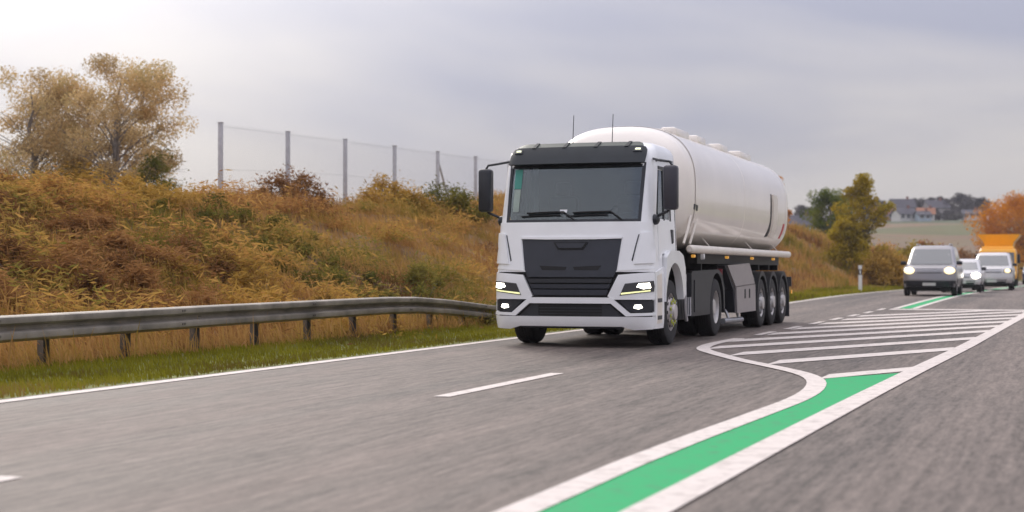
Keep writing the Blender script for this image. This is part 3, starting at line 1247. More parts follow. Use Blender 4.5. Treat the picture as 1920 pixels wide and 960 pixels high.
def wheel(parent, x, y, z, r, w, sgn, style='alloy', dual=False):
    """sgn +1: outer face towards +x. thing > wheel (tyre mesh) > rim, nut_marker"""
    ty = MB()
    ri = r * 0.58

    def tyre(x_in, x_out):
        s = 0.10 * w
        prof = [(ri, x_in), (ri + 0.02, x_in - 0.0), (r * 0.86, x_in - 0.006), (r * 0.965, x_in + s * 0.4), (r, x_in + s * 1.6)]
        m_ = 5
        for k in range(1, m_):   # tread grooves
            c = x_in + s * 1.6 + (x_out - x_in - 3.2 * s) * k / m_
            prof += [(r, c - 0.008), (r - 0.012, c - 0.007), (r - 0.012, c + 0.007), (r, c + 0.008)]
        prof += [(r, x_out - s * 1.6), (r * 0.965, x_out - s * 0.4), (r * 0.86, x_out + 0.006), (ri + 0.02, x_out), (ri, x_out)]
        prof = [(a, b * sgn) for a, b in prof]
        ty.lathe(prof, 'X', 40)
    tyre(-w, 0.0)
    if dual:
        tyre(-2 * w - 0.05, -w - 0.05)
    t = ty.build('wheel', M['tyre'], parent, 40)
    t.location = (x, y, z)
    rm = MB()
    if style == 'steer':
        prof = [(ri, -0.01), (ri - 0.012, -0.012), (ri - 0.02, -0.05), (ri * 0.86, -0.10), (ri * 0.80, -0.03), (ri * 0.70, 0.015), (ri * 0.52, 0.02), (ri * 0.45, 0.03), (ri * 0.40, 0.075), (ri * 0.2, 0.085), (0.0, 0.088)]
    elif style == 'deep':
        prof = [(ri, -0.01), (ri - 0.012, -0.012), (ri - 0.03, -0.05), (ri * 0.86, -0.15), (ri * 0.62, -0.17), (ri * 0.58, -0.13), (ri * 0.5, -0.06), (ri * 0.42, -0.03), (0.0, -0.03)]
    else:
        prof = [(ri, -0.01), (ri - 0.012, -0.012), (ri - 0.03, -0.04), (ri * 0.88, -0.06), (ri * 0.80, -0.035), (ri * 0.55, -0.03), (ri * 0.45, 0.0), (ri * 0.42, 0.04), (ri * 0.2, 0.05), (0, 0.05)]
    rm.lathe([(a, b * sgn) for a, b in prof], 'X', 40)
    o = rm.build('rim', M['rim_steel'] if style == 'steer' else M['rim'], t, 30)
    def ring_of(nm, build, material, phase):
        first = None
        for k in range(10):
            if first is None:
                m_ = MB()
                build(m_)
                first = o_ = m_.build(nm, material, t)
            else:
                o_ = first.copy()
                COL.objects.link(o_)
                o_.parent = t
            o_.rotation_euler = (2 * PI * (k + phase) / 10, 0, 0)
    xh = {'steer': -0.012, 'deep': -0.158}.get(style, -0.034)
    ring_of('hand_hole', lambda m_: m_.lathe([(0.028, (xh + 0.004) * sgn), (0.028, (xh + 0.012) * sgn), (0.0, (xh + 0.012) * sgn)], 'X', 10, (0, ri * (0.76 if style == 'steer' else 0.74), 0)), M['void_black'], 0)
    xn = {'steer': 0.02, 'deep': -0.13}.get(style, -0.03)
    ring_of('wheel_nut', lambda m_: m_.lathe([(0.017, xn * sgn), (0.017, (xn + 0.035) * sgn), (0.008, (xn + 0.04) * sgn), (0, (xn + 0.04) * sgn)], 'X', 6, (0, ri * 0.6, 0)), M['steel'], 0.5)
    if style == 'steer':
        for k in range(10):
            a = 2 * PI * (k + 0.5) / 10
            p = MB()
            cy, cz = ri * 0.6 * math.cos(a), ri * 0.6 * math.sin(a)
            p.lathe([(0.03, 0.03 * sgn), (0.03, 0.045 * sgn), (0.0, 0.047 * sgn)], 'X', 8, (0, cy, cz))
            p.add([(0.04 * sgn, cy + 0.03 * math.cos(a + .9), cz + 0.03 * math.sin(a + .9)), (0.04 * sgn, cy + 0.03 * math.cos(a - .9), cz + 0.03 * math.sin(a - .9)), (0.04 * sgn, cy + 0.065 * math.cos(a), cz + 0.065 * math.sin(a))], [(0, 1, 2)])
            p.build('nut_marker', M['nut_yellow'], t)
    return t


# ------------------------------------------------------------------ the tanker
TR = empty('tanker_truck', (-7.05, 23.1, 0.008))
tag(TR, 'white tanker lorry with black grille and lit headlights driving towards the viewer', 'truck')

CAB = Shell([(0.27, 0.07, 1.24, 0.82, 0.22), (0.36, 0.02, 1.25, 0.82, 0.24), (0.46, 0.0, 1.255, 0.82, 0.24), (1.0, 0.0, 1.255, 0.82, 0.24), (1.14, 0.01, 1.25, 1.9, 0.24),
             (1.25, 0.025, 1.235, 1.9, 0.23), (1.9, 0.10, 1.21, 1.9, 0.22), (2.78, 0.34, 1.185, 1.9, 0.22), (2.98, 0.42, 1.17, 1.9, 0.22),
             (3.07, 0.52, 1.12, 1.88, 0.24), (3.13, 0.70, 1.03, 1.82, 0.28)], bow=0.07)

WS = (1.915, 2.775)


def cab_skip(c):
    x, y, z = c
    if WS[0] < z < WS[1]:
        if y < CAB.at(z)[0] + 0.20 and abs(x) < 1.03:
            return True
        y0 = CAB.at(z)[0] + 0.07 + 0.22
        if abs(x) > 1.1 and z < 2.72 and z > 1.95 and y0 + 0.12 < y < 1.40:
            return True
    if 1.10 < z < 1.42 and 0.80 < y < 2.0 and abs(x) > 0.75:
        return True
    return False


zs = [1.14, 1.2, 1.25, 1.32, 1.42, 1.6, 1.75, 1.915, 1.95, 2.1, 2.3, 2.5, 2.7, 2.775, 2.88, 2.98, 3.03, 3.07, 3.105, 3.13]
cab_body = CAB.mesh(zs, cab_skip, ny=12, nx=12).build('cab', M['white_paint'], TR, 40)

# front base, dark, behind the panels
mb = MB()
mb.patch([(-1.2, 0.33), (1.2, 0.33), (1.235, 0.5), (1.235, 1.86), (-1.235, 1.86), (-1.235, 0.5)], CAB.front, -0.035, 0.05, 0.1)
mb.build('front_frame', M['void_black'], TR)

FRONT = CAB.front
# upper front panel (flap) around the grille
mb = MB()
mb.patch([(-1.19, 1.895), (1.19, 1.895), (1.232, 1.5), (1.236, 1.185), (0.735, 1.155), (0.80, 1.655), (-0.80, 1.655), (-0.735, 1.155), (-1.236, 1.185), (-1.232, 1.5)], FRONT, 0.012, 0.05, 0.07)
fp = mb.build('front_panel', M['white_paint'], TR, 40)
for s in (-1, 1):
    mb = MB()
    mb.patch(mirror_poly([(1.035, 1.70), (1.05, 1.70), (0.965, 1.30), (0.945, 1.31)], s), FRONT, 0.016, 0.01, 0.08)
    mb.build('panel_groove', M['black_plastic'], fp)
    mb = MB()
    mb.patch(mirror_poly([(1.065, 1.72), (1.19, 1.74), (1.225, 1.5), (1.228, 1.27), (0.985, 1.255)], s), FRONT, 0.034, 0.03, 0.06)
    mb.build('corner_deflector', M['white_paint'], TR, 40)
# grille
mb = MB()
mb.patch([(-0.785, 1.635), (0.785, 1.635), (0.725, 1.17), (0.675, 1.06), (-0.675, 1.06), (-0.725, 1.17)], FRONT, 0.006, 0.03, 0.08)
gr_o = mb.build('grille', M['grille_black'], TR, 40)
mb = MB()
mb.patch([(-0.27, 1.585), (0.27, 1.585), (0.20, 1.475), (-0.20, 1.475)], FRONT, 0.022, 0.02, 0.06)
mb.build('emblem_plate', M['void_black'], gr_o)
mb = MB()
mb.patch([(-0.235, 1.572), (0.235, 1.572), (0.18, 1.50), (-0.18, 1.50)], FRONT, 0.030, 0.01, 0.06)
mb.build('emblem_face', M['grille_black'], gr_o)
for s in (-1, 1):
    mb = MB()
    mb.patch(mirror_poly([(0.05, 1.215), (0.49, 1.235), (0.44, 1.165), (0.07, 1.165)], s), FRONT, 0.009, 0.008, 0.06)
    mb.build('grille_slot', M['void_black'], gr_o)
mb = MB()
mb.patch([(-0.80, 1.668), (0.80, 1.668), (0.795, 1.640), (0.40, 1.628), (-0.40, 1.628), (-0.795, 1.640)], FRONT, 0.03, 0.04, 0.06)
mb.build('grille_lip', M['white_paint'], gr_o)
for (za, zb, wa, wb, mt) in ((1.035, 0.975, 0.665, 0.64, 'black_plastic'), (0.955, 0.89, 0.635, 0.61, 'grille_black'), (0.872, 0.79, 0.60, 0.57, 'grille_black')):
    mb = MB()
    mb.patch([(-wa, za), (wa, za), (wb, zb), (-wb, zb)], FRONT, 0.02, 0.04, 0.07)
    mb.build('grille_bar', M[mt], gr_o, 30)
# corner panels
for s in (-1, 1):
    mb = MB()
    mb.patch(mirror_poly([(0.75, 1.095), (1.24, 1.135), (1.247, 1.0), (1.247, 0.725), (0.66, 0.725), (0.59, 0.775)], s), FRONT, 0.014, 0.05, 0.06)
    cp = mb.build('corner_panel', M['white_paint'], TR, 40)
    mb = MB()
    hp = [(0.775, 0.785), (0.855, 0.965), (1.235, 1.005), (1.243, 0.93), (1.238, 0.845)]
    mb.patch(mirror_poly(hp, s), FRONT, 0.020, 0.02, 0.05)
    hl = mb.build('headlight', M['lamp_dark'], TR, 40)
    mb = MB()
    mb.patch(mirror_poly([(1.03, 0.915), (1.06, 0.965), (1.19, 0.975), (1.205, 0.90), (1.12, 0.885)], s), FRONT, 0.028, 0.012, 0.05)
    mb.build('lamp', M['lamp_on'], hl)
    mb = MB()
    mb.patch(mirror_poly([(0.795, 0.800), (0.80, 0.826), (1.10, 0.856), (1.20, 0.870), (1.20, 0.850)], s), FRONT, 0.026, 0.01, 0.05)
    mb.build('running_light', M['drl'], hl)
    mb = MB()
    mb.patch(mirror_poly([(0.765, 0.705), (1.245, 0.712), (1.247, 0.545), (0.935, 0.535)], s), FRONT, 0.0, 0.03, 0.06)
    fg = mb.build('fog_light', M['black_plastic'], TR, 40)
    mb = MB()
    mb.patch(mirror_poly([(0.985, 0.60), (1.0, 0.645), (1.09, 0.65), (1.11, 0.605), (1.06, 0.585)], s), FRONT, 0.012, 0.01, 0.05)
    mb.build('lamp', M['lamp_on'], fg)
mb = MB()
tr_r = [(0.64, 0.755), (0.70, 0.712), (0.93, 0.522), (1.246, 0.530), (1.246, 0.488), (0.87, 0.475), (0.64, 0.665)]
tr_l = [(-x, z) for x, z in reversed(tr_r)]
mb.patch(tr_r + tr_l, FRONT, 0.022, 0.05, 0.06)
mb.build('bumper_trim', M['white_paint'], TR, 40)
mb = MB()
mb.patch([(-0.62, 0.648), (0.62, 0.648), (0.82, 0.462), (-0.82, 0.462)], FRONT, -0.01, 0.02, 0.08)
lg = mb.build('lower_grille', M['void_black'], TR)
for s in (-1, 1):
    mb = MB()
    mb.patch(mirror_poly([(0.50, 0.645), (0.62, 0.645), (0.815, 0.465), (0.50, 0.465)], s), FRONT, -0.004, 0.006, 0.06)
    mb.build('grille_side', M['black_plastic'], lg)
for z in (0.50, 0.545, 0.59):
    mb = MB()
    mb.patch([(-0.49, z), (0.49, z), (0.49, z + 0.012), (-0.49, z + 0.012)], FRONT, -0.004, 0.01, 0.1)
    mb.build('grille_bar', M['black_plastic'], lg)
mb = MB()
mb.patch([(-1.245, 0.468), (1.245, 0.468), (1.243, 0.36), (1.22, 0.285), (0.98, 0.275), (0.80, 0.325), (-0.80, 0.325), (-0.98, 0.275), (-1.22, 0.285), (-1.243, 0.36)], FRONT, 0.016, 0.06, 0.06)
bump = mb.build('bumper', M['white_paint'], TR, 40)
mb = MB()
mb.patch([(-0.80, 0.322), (0.80, 0.322), (0.78, 0.275), (-0.78, 0.275)], FRONT, -0.02, 0.05, 0.1)
mb.build('bumper_lip', M['black_plastic'], bump)
# sides of the bumper, in front of the wheel
for s in (-1, 1):
    SD = CAB.side(s)
    nv = (s, 0, 0)
    mb = MB()
    mb.patch([(0.27, 1.13), (0.84, 1.22), (0.80, 1.0), (0.80, 0.285), (0.27, 0.285)], SD, 0.014, 0.05, 0.07, normal=nv)
    sp = mb.build('bumper_side', M['white_paint'], TR, 40)
    mb = MB()
    mb.patch([(0.36, 1.08), (0.66, 1.12), (0.66, 0.36), (0.36, 0.36)], SD, 0.017, 0.01, 0.1, normal=nv)
    mb.build('step_recess', M['cream'], sp)
    for z in (0.42, 0.68):
        mb = MB()
        mb.patch([(0.38, z + 0.06), (0.64, z + 0.06), (0.64, z), (0.38, z)], SD, 0.022, 0.01, 0.1, normal=nv)
        mb.build('step', M['black_plastic'], sp)
    # fender arch
    arc = [(1.4 + 0.60 * math.cos(a), 0.62 + 0.66 * math.sin(a)) for a in np.linspace(PI * 0.97, 0.12, 16)]
    out = [(2.16, 0.78), (2.13, 1.20), (1.98, 1.40), (1.7, 1.47), (1.1, 1.47), (0.86, 1.36), (0.815, 1.05)]
    mb = MB()
    x0, x1 = (1.18, 1.30) if s > 0 else (-1.30, -1.18)
    mb.prism(arc + out, x0, x1)
    mb.build('fender', M['white_paint'], TR, 40)
    # wheel well lining
    mb = MB()
    n = 14
    ang = np.linspace(PI, 0, n)
    vs = []
    for a in ang:
        for xx in (0.55 * s, 1.19 * s):
            vs.append((xx, 1.4 + 0.625 * math.cos(a), 0.62 + 0.675 * math.sin(a)))
    mb.add(vs, [(2 * i, 2 * i + 1, 2 * i + 3, 2 * i + 2) for i in range(n - 1)])
    mb.box(0.53 * s - 0.01, 0.53 * s + 0.01, 0.8, 2.1, 0.5, 1.3)
    mb.build('wheel_well', M['chassis'], TR)
    # door
    mb = MB()
    mb.patch([(0.60, 1.93), (1.72, 1.93), (1.72, 1.50), (0.95, 1.50), (0.88, 1.44), (0.60, 1.30)], SD, 0.006, 0.015, 0.15, normal=nv)
    dr = mb.build('door', M['white_paint'], TR, 40)
    mb = MB()
    mb.patch([(1.42, 1.80), (1.56, 1.80), (1.56, 1.60), (1.47, 1.58)], SD, 0.02, 0.03, 0.1, normal=nv)
    mb.build('handle', M['black_plastic'], dr)
    mb = MB()
    mb.patch([(1.745, 2.9), (1.765, 2.9), (1.765, 1.45), (1.745, 1.45)], SD, 0.004, 0.01, 0.3, normal=nv)
    mb.build('door_seam', M['black_plastic'], dr)
    # side window
    mb = MB()
    mb.patch([(0.66, 2.05), (0.82, 1.935), (1.44, 1.935), (1.44, 2.74), (0.80, 2.74)], SD, -0.006, 0.008, 0.15, normal=nv)
    sw = mb.build('side_window', M['side_glass'], TR, 40)
    mb = MB()
    for a, b, c, d in ((1.40, 1.47, 1.93, 2.75), (1.00, 1.05, 1.93, 2.75)):
        mb.patch([(a, c), (b, c), (b, d), (a, d)], SD, 0.008, 0.02, 0.2, normal=nv)
    mb.patch([(0.72, 2.71), (1.47, 2.71), (1.47, 2.76), (0.72, 2.76)], SD, 0.011, 0.02, 0.2, normal=nv)
    mb.build('frame', M['black_plastic'], sw)
    # rain and wind deflector bar over the door
    mb = MB()
    mb.tube([(1.18 * s, 0.62, 2.83), (1.20 * s, 0.80, 2.86), (1.19 * s, 1.6, 2.88), (1.17 * s, 1.66, 2.80)], 0.014, 6)
    mb.build('grab_bar', M['black_plastic'], TR)

# windscreen
mb = MB()
mb.patch([(-1.045, 1.90), (1.045, 1.90), (1.06, 2.79), (-1.06, 2.79)], FRONT, -0.004, 0.008, 0.1)
wsn = mb.build('windscreen', M['glass'], TR, 60)
mb = MB()
mb.patch([(-1.065, 1.935), (1.065, 1.935), (1.065, 1.895), (-1.065, 1.895)], FRONT, 0.004, 0.012, 0.1)
mb.patch([(-1.08, 2.80), (1.08, 2.80), (1.08, 2.745), (-1.08, 2.745)], FRONT, 0.004, 0.012, 0.1)
for s in (-1, 1):
    mb.patch(mirror_poly([(1.02, 1.936), (1.065, 1.936), (1.08, 2.744), (1.03, 2.744)], s), FRONT, 0.004, 0.012, 0.1)
mb.build('windscreen_frame', M['black_plastic'], wsn)
for (x0, x1) in ((-0.72, -0.08), (0.02, 0.66)):
    mb = MB()
    pts = [(x0, 2.035), (x0 * 0.6 + x1 * 0.4, 2.045), (x1 - 0.05, 2.05), (x1 + 0.12, 1.93)]
    mb.tube([(x, CAB.front(x, z)[1] - 0.035, z) for x, z in pts], 0.014, 6)
    mb.tube([(x, CAB.front(x, z)[1] - 0.02, z) for x, z in [(x0 - 0.1, 1.985), (x0 + 0.3, 2.0), (x1 - 0.1, 2.0)]], 0.010, 6)
    mb.build('wiper', M['void_black'], TR)

# sun visor
VIS = Shell([(2.70, 0.16, 1.17, 1.9, 0.2), (2.80, 0.22, 1.175, 1.9, 0.2), (2.96, 0.34, 1.175, 1.9, 0.22), (3.06, 0.44, 1.16, 1.88, 0.25), (3.15, 0.62, 1.12, 1.82, 0.28)], bow=0.09)
mb = MB()
mb.patch([(-1.085, 2.795), (1.085, 2.795), (1.09, 2.93), (1.08, 3.0), (1.05, 3.045), (0.99, 3.065), (-0.99, 3.065), (-1.05, 3.045), (-1.08, 3.0), (-1.09, 2.93)], VIS.front, 0.0, 0.03, 0.07)
vis = mb.build('sun_visor', M['visor_black'], TR, 40)
mb = MB()
mb.patch([(-1.02, 3.055), (1.02, 3.055), (1.0, 3.09), (0.97, 3.12), (0.91, 3.14), (-0.91, 3.14), (-0.97, 3.12), (-1.0, 3.09)], VIS.front, -0.006, 0.03, 0.06)
mb.build('visor_top', M['visor_top'], vis, 40)
for x in (-0.72, -0.22, 0.28, 0.76):
    mb = MB()
    mb.patch([(x - 0.03, 3.05), (x + 0.03, 3.05), (x + 0.05, 3.135), (x, 3.135)], VIS.front, 0.010, 0.03, 0.05)
    mb.build('visor_bracket', M['visor_black'], vis)
for s in (-1, 1):
    mb = MB()
    mb.patch(mirror_poly([(0.885, 2.965), (1.015, 2.965), (1.01, 3.025), (0.895, 3.025)], s), VIS.front, 0.012, 0.02, 0.05)
    ml = mb.build('marker_light', M['black_plastic'], TR)
    mb = MB()
    mb.patch(mirror_poly([(0.91, 2.985), (0.99, 2.985), (0.985, 3.010), (0.915, 3.010)], s), VIS.front, 0.018, 0.02, 0.05)
    mb.build('lamp', M['marker_on'], ml)
    mb = MB()
    x = -0.24 if s < 0 else 0.40
    mb.tube([(x, 0.95, 3.12), (x, 0.97, 3.16)], 0.02, 8)
    mb.tube([(x, 0.96, 3.15), (x + 0.005, 1.0, 3.60)], [0.008, 0.006], 6)
    mb.build('antenna', M['black_plastic'], TR)

# mirrors
for s in (-1, 1):
    mb = MB()
    mb.box(*(sorted((1.37 * s, 1.585 * s))), 0.28, 0.46, 2.07, 2.74, 0.045)
    mi = mb.build('mirror', M['mirror_back'] if s > 0 else M['black_plastic'], TR, 50)
    mb = MB()
    mb.box(*(sorted((1.395 * s, 1.56 * s))), 0.455, 0.464, 2.10, 2.71)
    mb.build('mirror_glass', M['mirror_glass'], mi)
    mb = MB()
    mb.tube([(1.12 * s, 0.60, 2.87), (1.30 * s, 0.42, 2.82), (1.45 * s, 0.40, 2.80), (1.50 * s, 0.40, 2.72)], 0.018, 6)
    mb.build('mirror_arm', M['black_plastic'], mi)
    mb = MB()
    mb.tube([(1.18 * s, 0.45, 1.93), (1.30 * s, 0.40, 2.0), (1.42 * s, 0.38, 2.05), (1.46 * s, 0.38, 2.09)], 0.022, 6)
    mb.lathe([(0.0, 1.15 * s), (0.05, 1.16 * s), (0.085, 1.20 * s), (0.075, 1.26 * s), (0.03, 1.29 * s), (0, 1.29 * s)], 'X', 12, (0, 0.42, 1.93))
    mb.build('mirror_arm', M['black_plastic'], mi)

# interior
mb = MB()
mb.box(-1.02, 1.02, 0.42, 0.80, 1.55, 2.04, 0.06)
mb.build('dashboard', M['black_plastic'], TR)
mb = MB()
mb.box(-1.08, 1.08, 1.80, 1.84, 1.3, 3.0)
mb.box(-1.06, 1.06, 0.5, 1.84, 1.26, 1.29)
mb.build('cab_lining', M['lining'], TR)
for s in (-1, 1):
    mb = MB()
    mb.box(0.58 * s - 0.26, 0.58 * s + 0.26, 1.05, 1.55, 1.55, 1.72, 0.05)
    mb.box(0.58 * s - 0.25, 0.58 * s + 0.25, 1.48, 1.64, 1.72, 2.35, 0.06)
    mb.box(0.58 * s - 0.14, 0.58 * s + 0.14, 1.50, 1.62, 2.36, 2.58, 0.05)
    mb.build('seat', M['seat'], TR)
mb = MB()
ring = []
for k in range(25):
    a = 2 * PI * k / 24
    ring.append((0.58 + 0.22 * math.cos(a), 0.93 - 0.22 * math.sin(a) * 0.5, 1.98 + 0.22 * math.sin(a) * 0.85))
mb.tube(ring, 0.017, 6, False)
mb.tube([(0.58, 0.75, 1.85), (0.58, 0.93, 1.98)], 0.03, 6)
mb.tube([(0.37, 0.93, 1.98), (0.79, 0.93, 1.98)], 0.015, 6)
mb.build('steering_wheel', M['black_plastic'], TR)
mb = MB()
mb.patch([(-0.985, 2.72), (-0.86, 2.72), (-0.865, 2.42), (-0.98, 2.42)], FRONT, 0.001, 0.004, 0.1)
mb.build('teal_patch', M['teal'], TR)  # plain teal patch laid flat on the outer face of the windscreen
mb = MB()
mb.patch([(-0.975, 2.41), (-0.87, 2.41), (-0.875, 2.06), (-0.97, 2.06)], FRONT, 0.001, 0.004, 0.1)
mb.build('pale_sticker', M['paper'], TR)
mb = MB()
mb.patch([(-0.20, 2.085), (-0.08, 2.085), (-0.09, 2.035), (-0.19, 2.035)], FRONT, 0.004, 0.02, 0.1)
mb.build('toll_box', M['reflector'], TR)

# chassis
mb = MB()
for s in (-1, 1):
    mb.box(0.36 * s - 0.04, 0.36 * s + 0.04, 0.7, 6.3, 0.74, 1.02)
mb.box(-0.9, 0.9, 1.95, 2.25, 0.9, 1.35)
mb.box(-0.5, 0.5, 4.3, 5.5, 1.02, 1.12, 0.03)
for y in (1.4, 5.0):
    mb.tube([(-0.95, y, 0.5), (0.95, y, 0.5)], 0.09, 10)
mb.box(-0.35, 0.35, 0.75, 1.3, 0.28, 0.55, 0.04)
mb.box(-0.75, 0.75, 2.35, 4.3, 0.30, 1.05, 0.05)  # dark box added between the axles to close gaps and darken the underside
mb.box(-0.55, 0.55, 0.9, 2.3, 0.38, 1.1, 0.05)
mb.build('chassis', M['chassis'], TR)
mb = MB()
for s in (-1, 1):
    mb.box(0.42 * s - 0.05, 0.42 * s + 0.05, 4.0, 12.9, 1.13, 1.42)
    mb.box(0.95 * s - 0.08, 0.95 * s + 0.08, 4.2, 12.6, 1.28, 1.47)
for y in (4.6, 6.0, 7.4, 8.8, 10.2, 11.4, 12.5):
    mb.box(-1.02, 1.02, y - 0.04, y + 0.04, 1.16, 1.60)
for y in (9.5, 10.8, 12.1):
    mb.tube([(-0.95, y, 0.5), (0.95, y, 0.5)], 0.08, 10)
    mb.box(-0.5, -0.35, y - 0.2, y + 0.2, 0.5, 1.15)
    mb.box(0.35, 0.5, y - 0.2, y + 0.2, 0.5, 1.15)
mb.box(-0.7, 0.7, 6.6, 8.6, 0.5, 1.2)
mb.build('trailer_frame', M['chassis'], TR)

# tank
TA, TB, TZ, TE, TE_LOW = 1.25, 1.05, 2.55, 2.6, 3.2


def tank_sec(y):
    ys = [2.38, 2.40, 2.46, 2.58, 2.76, 2.98, 3.2, 12.45, 12.74, 12.95, 13.08, 13.14, 13.16]
    ks = [0.02, 0.32, 0.60, 0.81, 0.935, 0.985, 1.0, 1.0, 0.97, 0.87, 0.66, 0.36, 0.02]
    return float(np.interp(y, ys, ks))


def tank_pt(y, a, k=None):
    k = tank_sec(y) if k is None else k
    c, s = math.cos(a), math.sin(a)
    e = TE if s >= 0 else TE_LOW
    return (TA * k * math.copysign(abs(c) ** (2 / e), c), y, TZ + TB * k * math.copysign(abs(s) ** (2 / e), s))


ysec = [2.38, 2.40, 2.43, 2.46, 2.52, 2.58, 2.66, 2.76, 2.86, 2.98, 3.2] + list(np.linspace(3.6, 12.0, 22)) + [12.45, 12.58, 12.74, 12.84, 12.95, 13.02, 13.08, 13.12, 13.14, 13.16]
nA = 64
vs = [tank_pt(y, 2 * PI * k / nA) for y in ysec for k in range(nA)]
fs = []
for i in range(len(ysec) - 1):
    for k in range(nA):
        fs.append((i * nA + k, i * nA + (k + 1) % nA, (i + 1) * nA + (k + 1) % nA, (i + 1) * nA + k))
fs.append(tuple(range(nA)))
fs.append(tuple((len(ysec) - 1) * nA + k for k in range(nA)))
mb = MB()
mb.add(vs, fs)
tank = mb.build('tank', M['tank_paint'], TR, 60)
for y in (3.15, 7.5, 12.4):
    mb = MB()
    loop = []
    for off_, yy in ((1.0005, y - 0.05), (1.0035, y - 0.03), (1.0035, y + 0.03), (1.0005, y + 0.05)):
        loop.append([tank_pt(yy, 2 * PI * k / nA, off_) for k in range(nA)])
    vs = [p for l in loop for p in l]
    fs = [(i * nA + k, i * nA + (k + 1) % nA, (i + 1) * nA + (k + 1) % nA, (i + 1) * nA + k) for i in range(3) for k in range(nA)]
    mb.add(vs, fs)
    mb.build('tank_band', M['tank_paint'], tank, 60)


def tank_side(sgn):
    def f(y, z):
        k = tank_sec(y)
        t = min(1.0, abs((z - TZ) / (TB * k)))
        e = TE if z >= TZ else TE_LOW
        return (sgn * TA * k * max(1e-4, (1 - t ** e)) ** (1 / e), y, z)
    return f


TS = tank_side(1)
# top walkway rails and manholes
for s in (-1, 1):
    mb = MB()
    zt = TZ + TB * (1 - (0.5 / TA) ** TE) ** (1 / TE)
    mb.box(0.5 * s - 0.02, 0.5 * s + 0.02, 3.9, 11.6, zt - 0.05, zt + 0.05, 0.008)
    mb.build('walkway_coaming', M['tank_paint'], tank)
for y, hl_ in ((4.9, 0.55), (6.5, 0.35), (8.6, 0.35), (10.9, 0.6)):
    zt = TZ + TB
    mb = MB()
    mb.lathe([(0.27, zt - 0.06), (0.27, zt + 0.06), (0.31, zt + 0.065), (0.31, zt + 0.085), (0.2, zt + 0.105), (0.0, zt + 0.11)], 'Z', 24, (0.0, y, 0))
    mb.box(0.33, 0.62, y - hl_, y + hl_, zt - 0.12, zt + 0.085, 0.05)
    mb.build('manhole', M['tank_paint'], tank, 30)
for s in (-1, 1):
    mb = MB()
    mb.tube([(1.22 * s, 2.75, 1.515), (1.22 * s, 2.8, 1.515), (1.22 * s, 12.72, 1.515), (1.22 * s, 12.78, 1.515)], [0.045, 0.07, 0.07, 0.045], 12)
    mb.build('side_rail', M['cream'], TR, 60)
    mb = MB()
    for y in (4.4, 8.4, 11.4):
        mb.tube([(1.215 * s, y, 1.57), (1.08 * s, y, 1.72)], 0.010, 5)
    tag(mb.build('rail_stay', M['cream'], TR), kind='stuff')
    for y in (3.05, 5.86, 8.34, 10.78):
        mb = MB()
        mb.box(*(sorted((1.19 * s, 1.25 * s))), y - 0.05, y + 0.05, 1.375, 1.425, 0.012)
        mb.build('side_marker', M['amber'], TR)
    mb = MB()
    mb.lathe([(0.0, 1.26 * s), (0.05, 1.255 * s), (0.055, 1.2 * s)], 'X', 10, (0, 3.75, 1.40))
    mb.build('work_lamp', M['reflector'], TR)
# side of the tank: slot, ladder panel, labels
mb = MB()
mb.patch([(10.32, 2.76), (10.40, 2.75), (10.44, 1.88), (10.15, 1.86), (10.30, 2.2)], TS, 0.008, 0.02, 0.12)
mb.build('side_slot', M['void_black'], tank)
mb = MB()
mb.patch([(10.50, 2.75), (11.05, 2.73), (11.05, 1.88), (10.55, 1.88)], TS, 0.03, 0.03, 0.12)
mb.build('side_panel', M['cream'], tank)
mb = MB()
mb.patch([(11.95, 2.18), (12.15, 2.18), (12.05, 1.86), (11.85, 1.86)], TS, 0.006, 0.01, 0.1)
mb.build('warning_label', M['label_red'], tank)
mb = MB()
mb.patch([(3.05, 2.27), (3.28, 2.25), (3.28, 2.16), (3.05, 2.18)], TS, 0.01, 0.02, 0.1)
mb.build('data_plate', M['black_plastic'], tank)
mb = MB()
for a, b in ((2.98, 2.50), (3.42, 2.95)):
    mb.tube([(1.19, a, 2.08), (1.20, (a + b) / 2, 1.85), (1.18, b, 1.60)], 0.022, 6)
mb.build('ladder_stay', M['cream'], TR)

